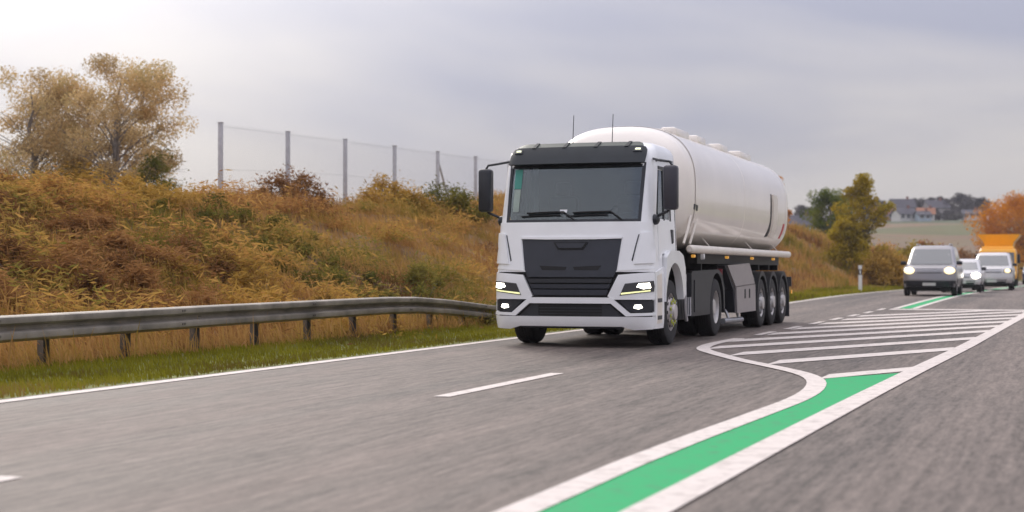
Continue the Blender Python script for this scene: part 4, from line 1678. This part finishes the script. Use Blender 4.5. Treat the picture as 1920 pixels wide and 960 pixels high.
# black skirt and drive fender, both sides
for s in (-1, 1):
    arch = [(5.0 + 0.60 * math.cos(a), 0.52 + 0.60 * math.sin(a)) for a in np.linspace(PI * 1.05, -0.08, 16)]
    poly = [(2.95, 0.40), (2.95, 1.10), (3.0, 1.15), (5.15, 1.18), (5.45, 1.09), (5.66, 0.85), (5.70, 0.46)] + list(reversed(arch)) + [(4.38, 0.40)]
    x0, x1 = sorted((0.72 * s, 1.215 * s))
    mb = MB()
    # skirt plates: outer plate plus top
    mb.prism(poly, 1.19 * s, 1.215 * s)
    mb.box(x0, x1 - 0.001 if s > 0 else x1, 2.94, 2.97, 0.40, 1.12)
    n = 12
    ang = np.linspace(PI * 0.95, 0.0, n)
    vs = []
    for a in ang:
        for xx in (0.55 * s, 1.19 * s):
            vs.append((xx, 5.0 + 0.655 * math.cos(a), 0.52 + 0.655 * math.sin(a)))
    mb.add(vs, [(2 * i, 2 * i + 1, 2 * i + 3, 2 * i + 2) for i in range(n - 1)])
    sk = mb.build('drive_fender', M['fender_black'], TR, 40)
    mb = MB()
    mb.prism([(3.12, 0.47), (3.12, 1.0), (4.25, 1.0), (4.25, 0.47)], 1.215 * s, 1.232 * s)
    mb.build('skirt_panel', M['fender_black'], sk)
    # tanks and pipes behind the front wheel
    mb = MB()
    mb.box(*(sorted((0.80 * s, 1.15 * s))), 2.3, 2.9, 0.35, 1.05, 0.04)
    mb.build('battery_box', M['chassis'], TR)
    mb = MB()
    mb.tube([(1.14 * s, 2.45, 1.08), (1.2 * s, 2.48, 1.02), (1.2 * s, 2.52, 0.5), (1.2 * s, 2.62, 0.34)], 0.03, 8)
    mb.tube([(1.2 * s, 2.72, 0.72), (1.2 * s, 2.72, 0.42), (1.2 * s, 2.9, 0.42), (1.2 * s, 2.9, 0.72)], 0.018, 6)
    mb.build('step_frame', M['steel'], TR)
    mb = MB()
    mb.tube([(1.10 * s, 2.62, 0.98), (1.10 * s, 2.62, 1.10)], 0.10, 12)
    mb.build('air_reservoir', M['steel'], TR)
    # valve cabinet
    mb = MB()
    cabp = [(5.95, 1.25), (8.25, 1.30), (8.92, 1.0), (8.95, 0.36), (6.9, 0.36), (6.75, 0.8)]
    mb.prism(cabp, 0.6 * s, 1.16 * s)
    cb = mb.build('valve_cabinet', M['black_plastic'], TR, 30)
    mb = MB()
    mb.prism([(6.06, 1.255), (8.22, 1.305), (8.80, 0.90), (6.82, 0.86)], 1.161 * s, 1.195 * s)
    mb.build('cabinet_door', M['cabinet'], cb)
    mb = MB()
    mb.prism([(6.865, 0.845), (8.82, 0.885), (8.86, 0.355), (6.94, 0.355)], 1.161 * s, 1.20 * s)
    lo = mb.build('cabinet_door', M['cabinet'], cb)
    for y in (7.72, 8.18):
        mb = MB()
        mb.box(*(sorted((1.198 * s, 1.206 * s))), y - 0.06, y + 0.06, 0.62, 0.80, 0.003)
        mb.build('handle', M['void_black'], cb)
    mb = MB()
    mb.box(*(sorted((1.02 * s, 1.12 * s))), 5.915, 5.94, 0.92, 1.19, 0.004)
    mb.build('reflector', M['red_lens'], cb)
    mb = MB()
    mb.tube([(1.05 * s, 6.3, 0.22), (1.05 * s, 8.1, 0.20)], 0.055, 10)
    mb.tube([(1.05 * s, 6.9, 0.22), (0.9 * s, 6.9, 0.62)], 0.03, 6)
    mb.tube([(1.05 * s, 7.9, 0.21), (0.9 * s, 7.9, 0.62)], 0.03, 6)
    mb.build('side_guard', M['steel'], TR)
    # trailer mudguards
    for y in (9.5, 10.8, 12.1):
        mb = MB()
        n = 14
        ang = np.linspace(PI * 0.92, PI * 0.06, n)
        vs, fs = [], []
        for a in ang:
            for rr_ in (0.585, 0.60):
                for xx in (0.80 * s, 1.22 * s):
                    vs.append((xx, y + rr_ * math.cos(a), 0.52 + rr_ * math.sin(a) * 1.05))
        for i in range(n - 1):
            b = 4 * i
            for p, q in ((0, 1), (1, 3), (3, 2), (2, 0)):
                fs.append((b + p, b + q, b + 4 + q, b + 4 + p))
        mb.add(vs, fs)
        mb.prism([(y + 0.60 * math.cos(a), 0.52 + 0.62 * math.sin(a)) for a in np.linspace(PI * 0.9, PI * 0.1, 12)] + [(y + 0.55 * math.cos(a), 0.52 + 0.54 * math.sin(a)) for a in np.linspace(PI * 0.1, PI * 0.9, 12)], 1.20 * s, 1.225 * s)
        mb.build('mudguard', M['fender_black'], TR, 40)
    mb = MB()
    mb.box(*(sorted((0.62 * s, 1.2 * s))), 12.98, 13.01, 0.13, 0.98, 0.004)
    fl = mb.build('mud_flap', M['black_plastic'], TR)
    mb = MB()
    mb.box(*(sorted((0.5 * s, 1.235 * s))), 13.02, 13.12, 0.80, 1.02, 0.015)
    mb.build('tail_lamp_bracket', M['chassis'], fl)
    mb = MB()
    mb.box(*(sorted((1.236 * s, 1.25 * s))), 13.03, 13.11, 0.64, 0.72)
    mb.build('side_marker', M['amber'], fl)
mb = MB()
mb.box(-1.15, 1.15, 13.14, 13.24, 0.45, 0.60, 0.01)
mb.build('rear_bar', M['chassis'], TR)

for s in (-1, 1):
    wheel(TR, 1.235 * s, 1.4, 0.51, 0.51, 0.315, s, 'steer')
    wheel(TR, 1.20 * s, 5.0, 0.51, 0.51, 0.30, s, 'deep', dual=True)
    for y in (9.5, 10.8, 12.1):
        wheel(TR, 1.20 * s, y, 0.50, 0.50, 0.36, s, 'trailer')


# ------------------------------------------------------------------ cars of the queue
def car(name, label, loc, rz, paint, L=4.6, W=1.85, H=1.7, hood_z=1.0, hood_l=1.1, ws_l=0.75, r=0.34, lampm='lamp_on', lamp_r=1.0, group='cars queueing behind the tanker', van=False, cat='car', plate=True, lamps=(True, True)):
    root = empty(name, loc, rz)
    tag(root, label, cat, group)
    hw = W / 2
    zb = 0.30 if H < 1.6 else 0.36
    sh = Shell([(zb, 0.10, hw * 0.93, L - 0.1, 0.28), (zb + 0.14, 0.02, hw * 0.985, L - 0.02, 0.30), (zb + 0.32, 0.0, hw, L, 0.32), (hood_z - 0.18, 0.03, hw, L - 0.02, 0.34),
                (hood_z - 0.06, 0.12, hw * 0.985, L - 0.05, 0.36), (hood_z, 0.35, hw * 0.97, L - 0.08, 0.36), (hood_z + 0.07, hood_l, hw * 0.93, L - 0.10, 0.25),
                (H - 0.16, hood_l + ws_l, hw * 0.80, L - 0.35, 0.22), (H - 0.05, hood_l + ws_l + 0.16, hw * 0.74, L - 0.45, 0.25), (H, hood_l + ws_l + 0.5, hw * 0.60, L - 0.8, 0.3)], bow=0.12, back_r=0.2)
    zs_ = sorted(set([a[0] for a in sh.rows] + list(np.linspace(zb, H, 16))))

    def skip(c):
        for wy in (0.85, L - 0.85):
            if abs(c[0]) > hw * 0.85 and (c[1] - wy) ** 2 + (c[2] - r) ** 2 < (r + 0.06) ** 2:
                return True
        return False
    sh.mesh(zs_, skip, cap_bottom=True, ny=24).build('body', paint, root, 40)
    F = sh.front
    ng = hood_z + 0.09
    mb = MB()
    mb.patch([(-hw * 0.80, ng), (hw * 0.80, ng), (hw * 0.68, H - 0.17), (-hw * 0.68, H - 0.17)], F, 0.006, 0.01, 0.12)
    mb.build('windscreen', M['car_glass'], root, 60)
    mb = MB()
    gw = hw * 0.50
    mb.patch([(-gw, hood_z - 0.10), (gw, hood_z - 0.10), (gw * 0.9, hood_z - 0.28), (-gw * 0.9, hood_z - 0.28)], F, 0.01, 0.03, 0.1)
    g_ = mb.build('grille', M['void_black'], root)
    for k in range(3):
        z = hood_z - 0.25 + 0.055 * k
        mb = MB()
        mb.patch([(-gw * 0.92, z), (gw * 0.92, z), (gw * 0.92, z + 0.014), (-gw * 0.92, z + 0.014)], F, 0.018, 0.01, 0.12)
        mb.build('grille_bar', M['steel'], g_)
    mb = MB()
    mb.patch([(-hw * 0.72, zb + 0.20), (hw * 0.72, zb + 0.20), (hw * 0.66, zb + 0.04), (-hw * 0.66, zb + 0.04)], F, 0.012, 0.03, 0.1)
    mb.build('lower_grille', M['black_plastic'], root)
    mb = MB()
    mb.patch([(-hw * 0.96, zb + 0.03), (hw * 0.96, zb + 0.03), (hw * 0.92, zb + 0.001), (-hw * 0.92, zb + 0.001)], F, 0.02, 0.05, 0.1)
    mb.build('bumper_lip', M['black_plastic'], root)
    if van:
        mb = MB()
        mb.patch([(-hw * 0.96, zb + 0.27), (hw * 0.96, zb + 0.27), (hw * 0.95, zb + 0.05), (-hw * 0.95, zb + 0.05)], F, 0.014, 0.03, 0.1)
        mb.build('bumper', M['black_plastic'], root)
    if plate:
        mb = MB()
        mb.patch([(-0.26, zb + 0.19), (0.26, zb + 0.19), (0.26, zb + 0.08), (-0.26, zb + 0.08)], F, 0.03, 0.01, 0.2)
        mb.build('number_plate', M['plate'], root)
    for i, s in enumerate((-1, 1)):
        mb = MB()
        mb.patch(mirror_poly([(hw * 0.56, hood_z - 0.10), (hw * 0.93, hood_z - 0.07), (hw * 0.96, hood_z - 0.20), (hw * 0.90, hood_z - 0.30), (hw * 0.56, hood_z - 0.27)], s), F, 0.012, 0.03, 0.08)
        h_ = mb.build('headlight', M['lamp_dark'], root)
        mb = MB()
        cx, cz = hw * 0.74, hood_z - 0.185
        pl = [(cx + 0.13 * lamp_r * math.cos(a), cz + 0.085 * lamp_r * math.sin(a)) for a in np.linspace(0, 2 * PI, 14)[:-1]]
        mb.patch(mirror_poly(pl, s), F, 0.022, 0.012, 0.06)
        mb.build('lamp', M[lampm] if lamps[i] else M['reflector'], h_)
        mb = MB()
        mb.box(*(sorted((hw * 0.94 * s, (hw + 0.17) * s))), hood_l + 0.25, hood_l + 0.36, hood_z + 0.06, hood_z + 0.22, 0.03)
        mb.build('mirror', M['black_plastic'], root)
        mb = MB()
        mb.patch([(hood_l + 0.55, ng + 0.01), (L - 0.9, ng + 0.01), (L - 1.0, H - 0.2), (hood_l + ws_l + 0.42, H - 0.2)], sh.side(s), 0.005, 0.01, 0.2, normal=(s, 0, 0))
        mb.build('side_window', M['car_glass'], root)
        for wy in (0.85, L - 0.85):
            w_ = MB()
            ww = 0.22
            xo = hw * 0.985
            prof = [(r * 0.6, xo - ww), (r * 0.93, xo - ww), (r, xo - ww + 0.04), (r, xo - 0.04), (r * 0.93, xo), (r * 0.6, xo)]
            w_.lathe([(a, b * s) for a, b in prof], 'X', 24)
            wo = w_.build('wheel', M['tyre'], root)
            wo.location = (0, wy, r)
            rm = MB()
            rm.lathe([(r * 0.62, (xo - 0.01) * s), (r * 0.5, (xo - 0.04) * s), (r * 0.2, (xo - 0.02) * s), (0, (xo - 0.015) * s)], 'X', 20)
            rm.build('rim', M['rim'], wo)
    mb = MB()
    mb.box(-hw * 0.75, hw * 0.75, 0.4, L - 0.4, 0.20, zb + 0.03)
    mb.build('underbody', M['chassis'], root)
    if van:
        for s in (-1, 1):
            mb = MB()
            mb.tube([(hw * 0.62 * s, hood_l + ws_l + 0.5, H + 0.01), (hw * 0.62 * s, hood_l + ws_l + 0.55, H + 0.06), (hw * 0.62 * s, L - 1.0, H + 0.06), (hw * 0.62 * s, L - 0.95, H - 0.01)], 0.02, 6)
            mb.build('roof_rail', M['steel'], root)
    return root


def on_road(v, s):
    return (v + float(curve(s)), s, float(road_z(s)) + 0.008)


car('silver_van', 'silver van with yellow lit headlights leading the queue behind the tanker', on_road(-5.35, 67.2), 0.0, M['silver_car'], L=4.9, W=2.14, H=2.10, hood_z=1.22, hood_l=0.95, ws_l=0.75, r=0.36, lampm='lamp_warm', lamp_r=1.6, van=True, cat='van')
car('white_car', 'low white car half hidden behind the silver van', on_road(-5.0, 78), 0.0, M['white_car'], L=4.5, W=1.86, H=1.60, hood_z=0.98, hood_l=1.2, ws_l=0.8, r=0.32, lamp_r=1.5)
car('pale_car', 'pale grey car in front of the orange lorry', on_road(-4.25, 87), 0.0, M['pale_car'], L=4.6, W=2.1, H=2.0, hood_z=1.2, hood_l=1.0, ws_l=0.75, r=0.36, lampm='lamp_warm', lamp_r=1.1)
car('blue_car', 'dark blue car at the right edge behind the orange lorry', on_road(-4.75, 124), 0.0, M['blue_car'], L=4.5, W=1.85, H=1.7, hood_z=1.05, hood_l=1.0, ws_l=0.75, r=0.34, lamps=(False, False))

# orange lorry
OL = empty('orange_lorry', on_road(-5.75, 108), 0.0)
tag(OL, 'orange road maintenance lorry with a flared hopper behind the pale car', 'lorry')
osh = Shell([(0.5, 0.05, 1.15, 1.9, 0.15), (0.7, 0.0, 1.18, 1.9, 0.15), (1.4, 0.03, 1.18, 1.9, 0.15), (2.3, 0.18, 1.14, 1.9, 0.16), (2.45, 0.3, 1.08, 1.85, 0.2)], bow=0.06)
osh.mesh([0.5, 0.7, 1.0, 1.4, 1.7, 2.0, 2.3, 2.38, 2.45], None, cap_bottom=True).build('cab', M['orange_paint'], OL, 40)
mb = MB()
mb.patch([(-1.05, 1.45), (1.05, 1.45), (1.02, 2.2), (-1.02, 2.2)], osh.front, 0.006, 0.02, 0.15)
mb.build('windscreen', M['car_glass'], OL, 60)
mb = MB()
mb.patch([(-0.7, 1.25), (0.7, 1.25), (0.65, 0.85), (-0.65, 0.85)], osh.front, 0.01, 0.02, 0.15)
mb.build('grille', M['void_black'], OL)
for s in (-1, 1):
    mb = MB()
    mb.patch(mirror_poly([(0.8, 0.95), (1.1, 0.95), (1.1, 0.75), (0.8, 0.75)], s), osh.front, 0.012, 0.02, 0.1)
    mb.build('headlight', M['lamp_warm'], OL)
    mb = MB()
    mb.box(*(sorted((1.2 * s, 1.4 * s))), 0.3, 0.4, 1.5, 2.1, 0.03)
    mb.build('mirror', M['black_plastic'], OL)
    for y in (1.2, 4.2):
        w_ = MB()
        w_.lathe([(a, b * s) for a, b in [(0.28, 0.86), (0.44, 0.86), (0.48, 0.9), (0.48, 1.12), (0.44, 1.16), (0.28, 1.16)]], 'X', 24)
        wo = w_.build('wheel', M['tyre'], OL)
        wo.location = (0, y, 0.48)
        rm = MB()
        rm.lathe([(0.29, 1.14 * s), (0.2, 1.08 * s), (0, 1.09 * s)], 'X', 20)
        rm.build('rim', M['rim'], wo)
mb = MB()
mb.box(-0.5, 0.5, 1.0, 5.6, 0.6, 0.95)
mb.build('chassis', M['chassis'], OL)
# flared hopper behind and above the cab
hp = [((0.62, 2.35, 5.2), 1.0), ((0.80, 2.2, 5.4), 2.35), ((0.95, 2.1, 5.5), 2.9), ((1.28, 2.0, 5.6), 3.28), ((1.34, 1.98, 5.62), 3.42)]
vs, fs = [], []
for (w, y0, y1), z in hp:
    vs += [(-w, y0, z), (w, y0, z), (w, y1, z), (-w, y1, z)]
for i in range(len(hp) - 1):
    for k in range(4):
        fs.append((4 * i + k, 4 * i + (k + 1) % 4, 4 * i + 4 + (k + 1) % 4, 4 * i + 4 + k))
fs.append((0, 3, 2, 1))
fs.append((16, 17, 18, 19))
mb = MB()
mb.add(vs, fs)
mb.build('hopper', M['orange_paint'], OL, 20)
mb = MB()
mb.box(-1.0, 1.0, 0.5, 0.62, 2.47, 2.6, 0.02)
mb.build('light_bar', M['amber'], OL)

# ------------------------------------------------------------------ far trees, hillside town
x, y = survey(22.6, 103)
tree('poplar_tree', 'slender yellow olive tree rising above the white marker post', x, y, 6.5, 1.75, 12000, 0.15, M['yellow_leaf'], crown_low=0.06, clumps=56, shape='poplar', clump_r=0.3, seed=21)
x, y = survey(21.3, 100)
bush('roadside_bush', 'broad yellow green bush left of the slender tree', x, y, 1.5, 3.4, 9000, 0.13, M['yellow_leaf'])
x, y = survey(22.5, 97)
bush('roadside_bush', 'golden bush right of the slender tree near the silver van', x, y, 1.5, 2.7, 9000, 0.13, M['ochre_leaf'])
x, y = survey(29.9, 150)
tree('green_tree', 'round green tree between the tank and the slender yellow tree', x, y, 6.6, 2.1, 12000, 0.18, M['green_leaf'], crown_low=0.2, clumps=50, clump_r=0.38, seed=31)
x, y = survey(25.6, 156)
tree('orange_tree', 'slim orange tree peeping from behind the rear of the tank', x, y, 8.6, 1.5, 5000, 0.2, M['orange_leaf'], crown_low=0.25, clumps=36, shape='poplar', clump_r=0.34, seed=41)
x, y = survey(68.3, 215)
tree('orange_tree', 'large orange tree above the orange lorry at the right edge', x, y, 9.4, 5.4, 22000, 0.27, M['orange_leaf'], crown_low=0.08, clumps=70, clump_r=0.36, seed=51)
x, y = survey(64.6, 211)
bush('roadside_bush', 'orange brown bush in front of the large orange tree', x, y, 2.6, 4.8, 9000, 0.26, M['orange_leaf'])
x, y = survey(43.0, 165)
bush('roadside_bush', 'rust red bush just above the roof of the silver van', x, y, 2.2, 2.6, 7000, 0.2, M['rust_leaf'])
x, y = survey(39.0, 150)
bush('roadside_bush', 'olive yellow scrub left of the rust red bush', x, y, 2.8, 2.0, 7000, 0.2, M['yellow_leaf'])
x, y = survey(49.5, 172)
bush('roadside_bush', 'brown olive scrub right of the rust red bush', x, y, 3.2, 2.2, 7000, 0.2, M['brown_leaf'])
x, y = survey(36.0, 158)
bush('roadside_bush', 'tan scrub behind the golden bush near the slender tree', x, y, 2.6, 2.0, 6000, 0.2, M['bracken'])
x, y = survey(55.0, 180)
bush('roadside_bush', 'ochre scrub left of the orange lorry hopper', x, y, 3.0, 2.0, 6000, 0.2, M['ochre_leaf'])

M['wall_white'] = mat('render_white', (0.60, 0.58, 0.56), 0.8, var=0.06, vscale=0.5)
M['wall_grey'] = mat('render_grey', (0.36, 0.33, 0.33), 0.8, var=0.08, vscale=0.5)
M['wall_pink'] = mat('render_pink', (0.40, 0.25, 0.23), 0.8, var=0.08, vscale=0.5)
M['wall_blue'] = mat('render_blue', (0.38, 0.45, 0.52), 0.8, var=0.08, vscale=0.5)
M['roof_dark'] = mat('roof_slate', (0.075, 0.07, 0.085), 0.8, var=0.15, vscale=0.8)
M['roof_red'] = mat('roof_clay', (0.20, 0.085, 0.065), 0.85, var=0.15, vscale=0.8)
M['roof_orange'] = mat('roof_orange', (0.34, 0.15, 0.08), 0.85, var=0.12, vscale=0.8)
M['pane'] = mat('far_window', (0.05, 0.055, 0.065), 0.1)


def house(label, right, depth, w, d, h, rh, wall, roof, rz, wins=3):
    w, d, h, rh = w * 0.72, d * 0.8, h * 0.9, rh * 0.8
    x, y = survey(right, depth)
    root = empty('house', (x, y, hz(x, y) - 0.3), YAW + rz)
    tag(root, label, 'house', 'houses of the far hillside village')
    mb = MB()
    mb.prism([(-d / 2, 0), (d / 2, 0), (d / 2, h), (0, h + rh - 0.05), (-d / 2, h)], -w / 2, w / 2)
    mb.build('wall', wall, root)
    e = 0.35
    mb = MB()
    t = 0.18
    for s in (-1, 1):
        ye, ze = s * (d / 2 + e), h - rh * e / (d / 2)
        mb.prism([(0, h + rh), (ye, ze), (ye, ze + t), (0, h + rh + t)], -w / 2 - e, w / 2 + e)
    rf_ = mb.build('roof', roof, root)
    mb = MB()
    mb.box(w * 0.2, w * 0.2 + 0.6, -0.3, 0.3, h + rh * 0.6, h + rh + 0.9)
    mb.build('chimney', M['roof_red'], rf_)
    floors = 2 if h > 4.5 else 1
    for fl in range(floors):
        for i in range(wins):
            cx = -w / 2 + w * (i + 0.5) / wins
            z = 1.0 + 2.7 * fl
            fm = MB()
            fm.box(cx - 0.62, cx + 0.62, -d / 2 - 0.06, -d / 2 + 0.05, z, z + 1.35)
            f_ = fm.build('window', M['wall_white'], root)
            for q_ in (-1, 1):
                pm = MB()
                pm.box(cx + q_ * 0.28 - 0.24, cx + q_ * 0.28 + 0.24, -d / 2 - 0.075, -d / 2 - 0.03, z + 0.1, z + 1.25)
                pm.build('pane', M['pane'], f_)
    return root


house('long white walled house with a dark roof behind the rear of the tank', 65.5, 365, 9, 7, 2.6, 2.6, M['wall_white'], M['roof_dark'], 0.1, 4)
house('red roofed house left of the white gable in the far village', 109.0, 470, 9, 7, 2.6, 2.4, M['wall_pink'], M['roof_red'], -0.15, 3)
house('white walled low house in the middle of the far village', 111.5, 455, 7.5, 6, 2.6, 2.0, M['wall_white'], M['roof_dark'], 0.3, 3)
house('tall grey house with a wide dark roof on the village skyline', 116.5, 478, 9.5, 7, 4.6, 3.0, M['wall_grey'], M['roof_dark'], 0.05, 3)
house('small house with an orange roof in the far village', 119.0, 460, 6.5, 5, 2.5, 2.0, M['wall_white'], M['roof_orange'], -0.2, 2)
house('pale blue low house below the orange roof', 116.0, 452, 5, 5, 2.2, 1.3, M['wall_blue'], M['roof_dark'], 0.1, 2)
house('grey house with a slate roof half hidden by dark trees in the village', 126.5, 478, 9, 7, 4.4, 2.6, M['wall_grey'], M['roof_dark'], 0.25, 3)
house('low white house at the right end of the far village', 132.5, 462, 7, 6, 2.2, 1.5, M['wall_white'], M['roof_dark'], -0.1, 3)

far = [(61, 378, 6.5, 4.0, 'dark bare tree left of the long white house'), (70, 380, 7.0, 4.0, 'dark tree behind the long white house'),
       (104, 500, 9.5, 4.0, 'grey green tree at the left end of the village skyline'), (108, 488, 6.5, 3.4, 'low dusky tree left of the red roofed house'), (112, 505, 7.5, 4.5, 'dusky tree behind the red roofed house'),
       (117, 510, 8, 3.6, 'small dark tree left of the tall grey house'), (126, 495, 8.0, 4.2, 'dark tree right of the tall grey house'),
       (130, 480, 7.0, 4.0, 'grey tree in front of the slate roofed house'), (136, 512, 9.0, 4.6, 'grey tree near the slate roofed house in the village'), (139, 495, 9.5, 5.0, 'big dark tree at the right end of the village'),
       (143, 490, 8, 4.2, 'smaller dark tree beside the big dark one'), (127, 462, 3.0, 3.4, 'low dark hedge tree below the slate roofed house'), (105, 462, 2.6, 3.4, 'low dark hedge tree left of the white low house'), (113.5, 463, 3.2, 3.6, 'low dark tree before the white low house'), (122.3, 466, 3.6, 3.0, 'rounded grey tree beside the orange roofed house'), (123.5, 488, 6.5, 3.6, 'dusky tree between the orange roof and the tall grey house'), (150, 520, 8.5, 5.0, 'dark tree behind the large orange tree')]
for i, (a, b, h_, r_, lb) in enumerate(far):
    x, y = survey(a, b)
    tree('village_tree', lb, x, y, h_ * 0.78, r_ * 0.8, 4000, 0.5, M['dark_leaf'], group='dark trees of the far village', crown_low=0.15, clumps=26, clump_r=0.36, seed=70 + i)

# ------------------------------------------------------------------ air
hm = bpy.data.materials.new('air')
hm.use_nodes = True
hm.node_tree.nodes.clear()
ho = hm.node_tree.nodes.new('ShaderNodeOutputMaterial')
hv = hm.node_tree.nodes.new('ShaderNodeVolumePrincipled')
hv.inputs['Color'].default_value = (0.80, 0.80, 0.86, 1)
hv.inputs['Density'].default_value = 0.0003
hm.node_tree.links.new(hv.outputs[0], ho.inputs['Volume'])
hb = MB()
hb.box(-1100, 1250, -80, 1060, -2.5, 60)
hz_o = hb.build('haze', hm)
tag(hz_o, 'thin pale autumn haze over the whole landscape', kind='stuff')
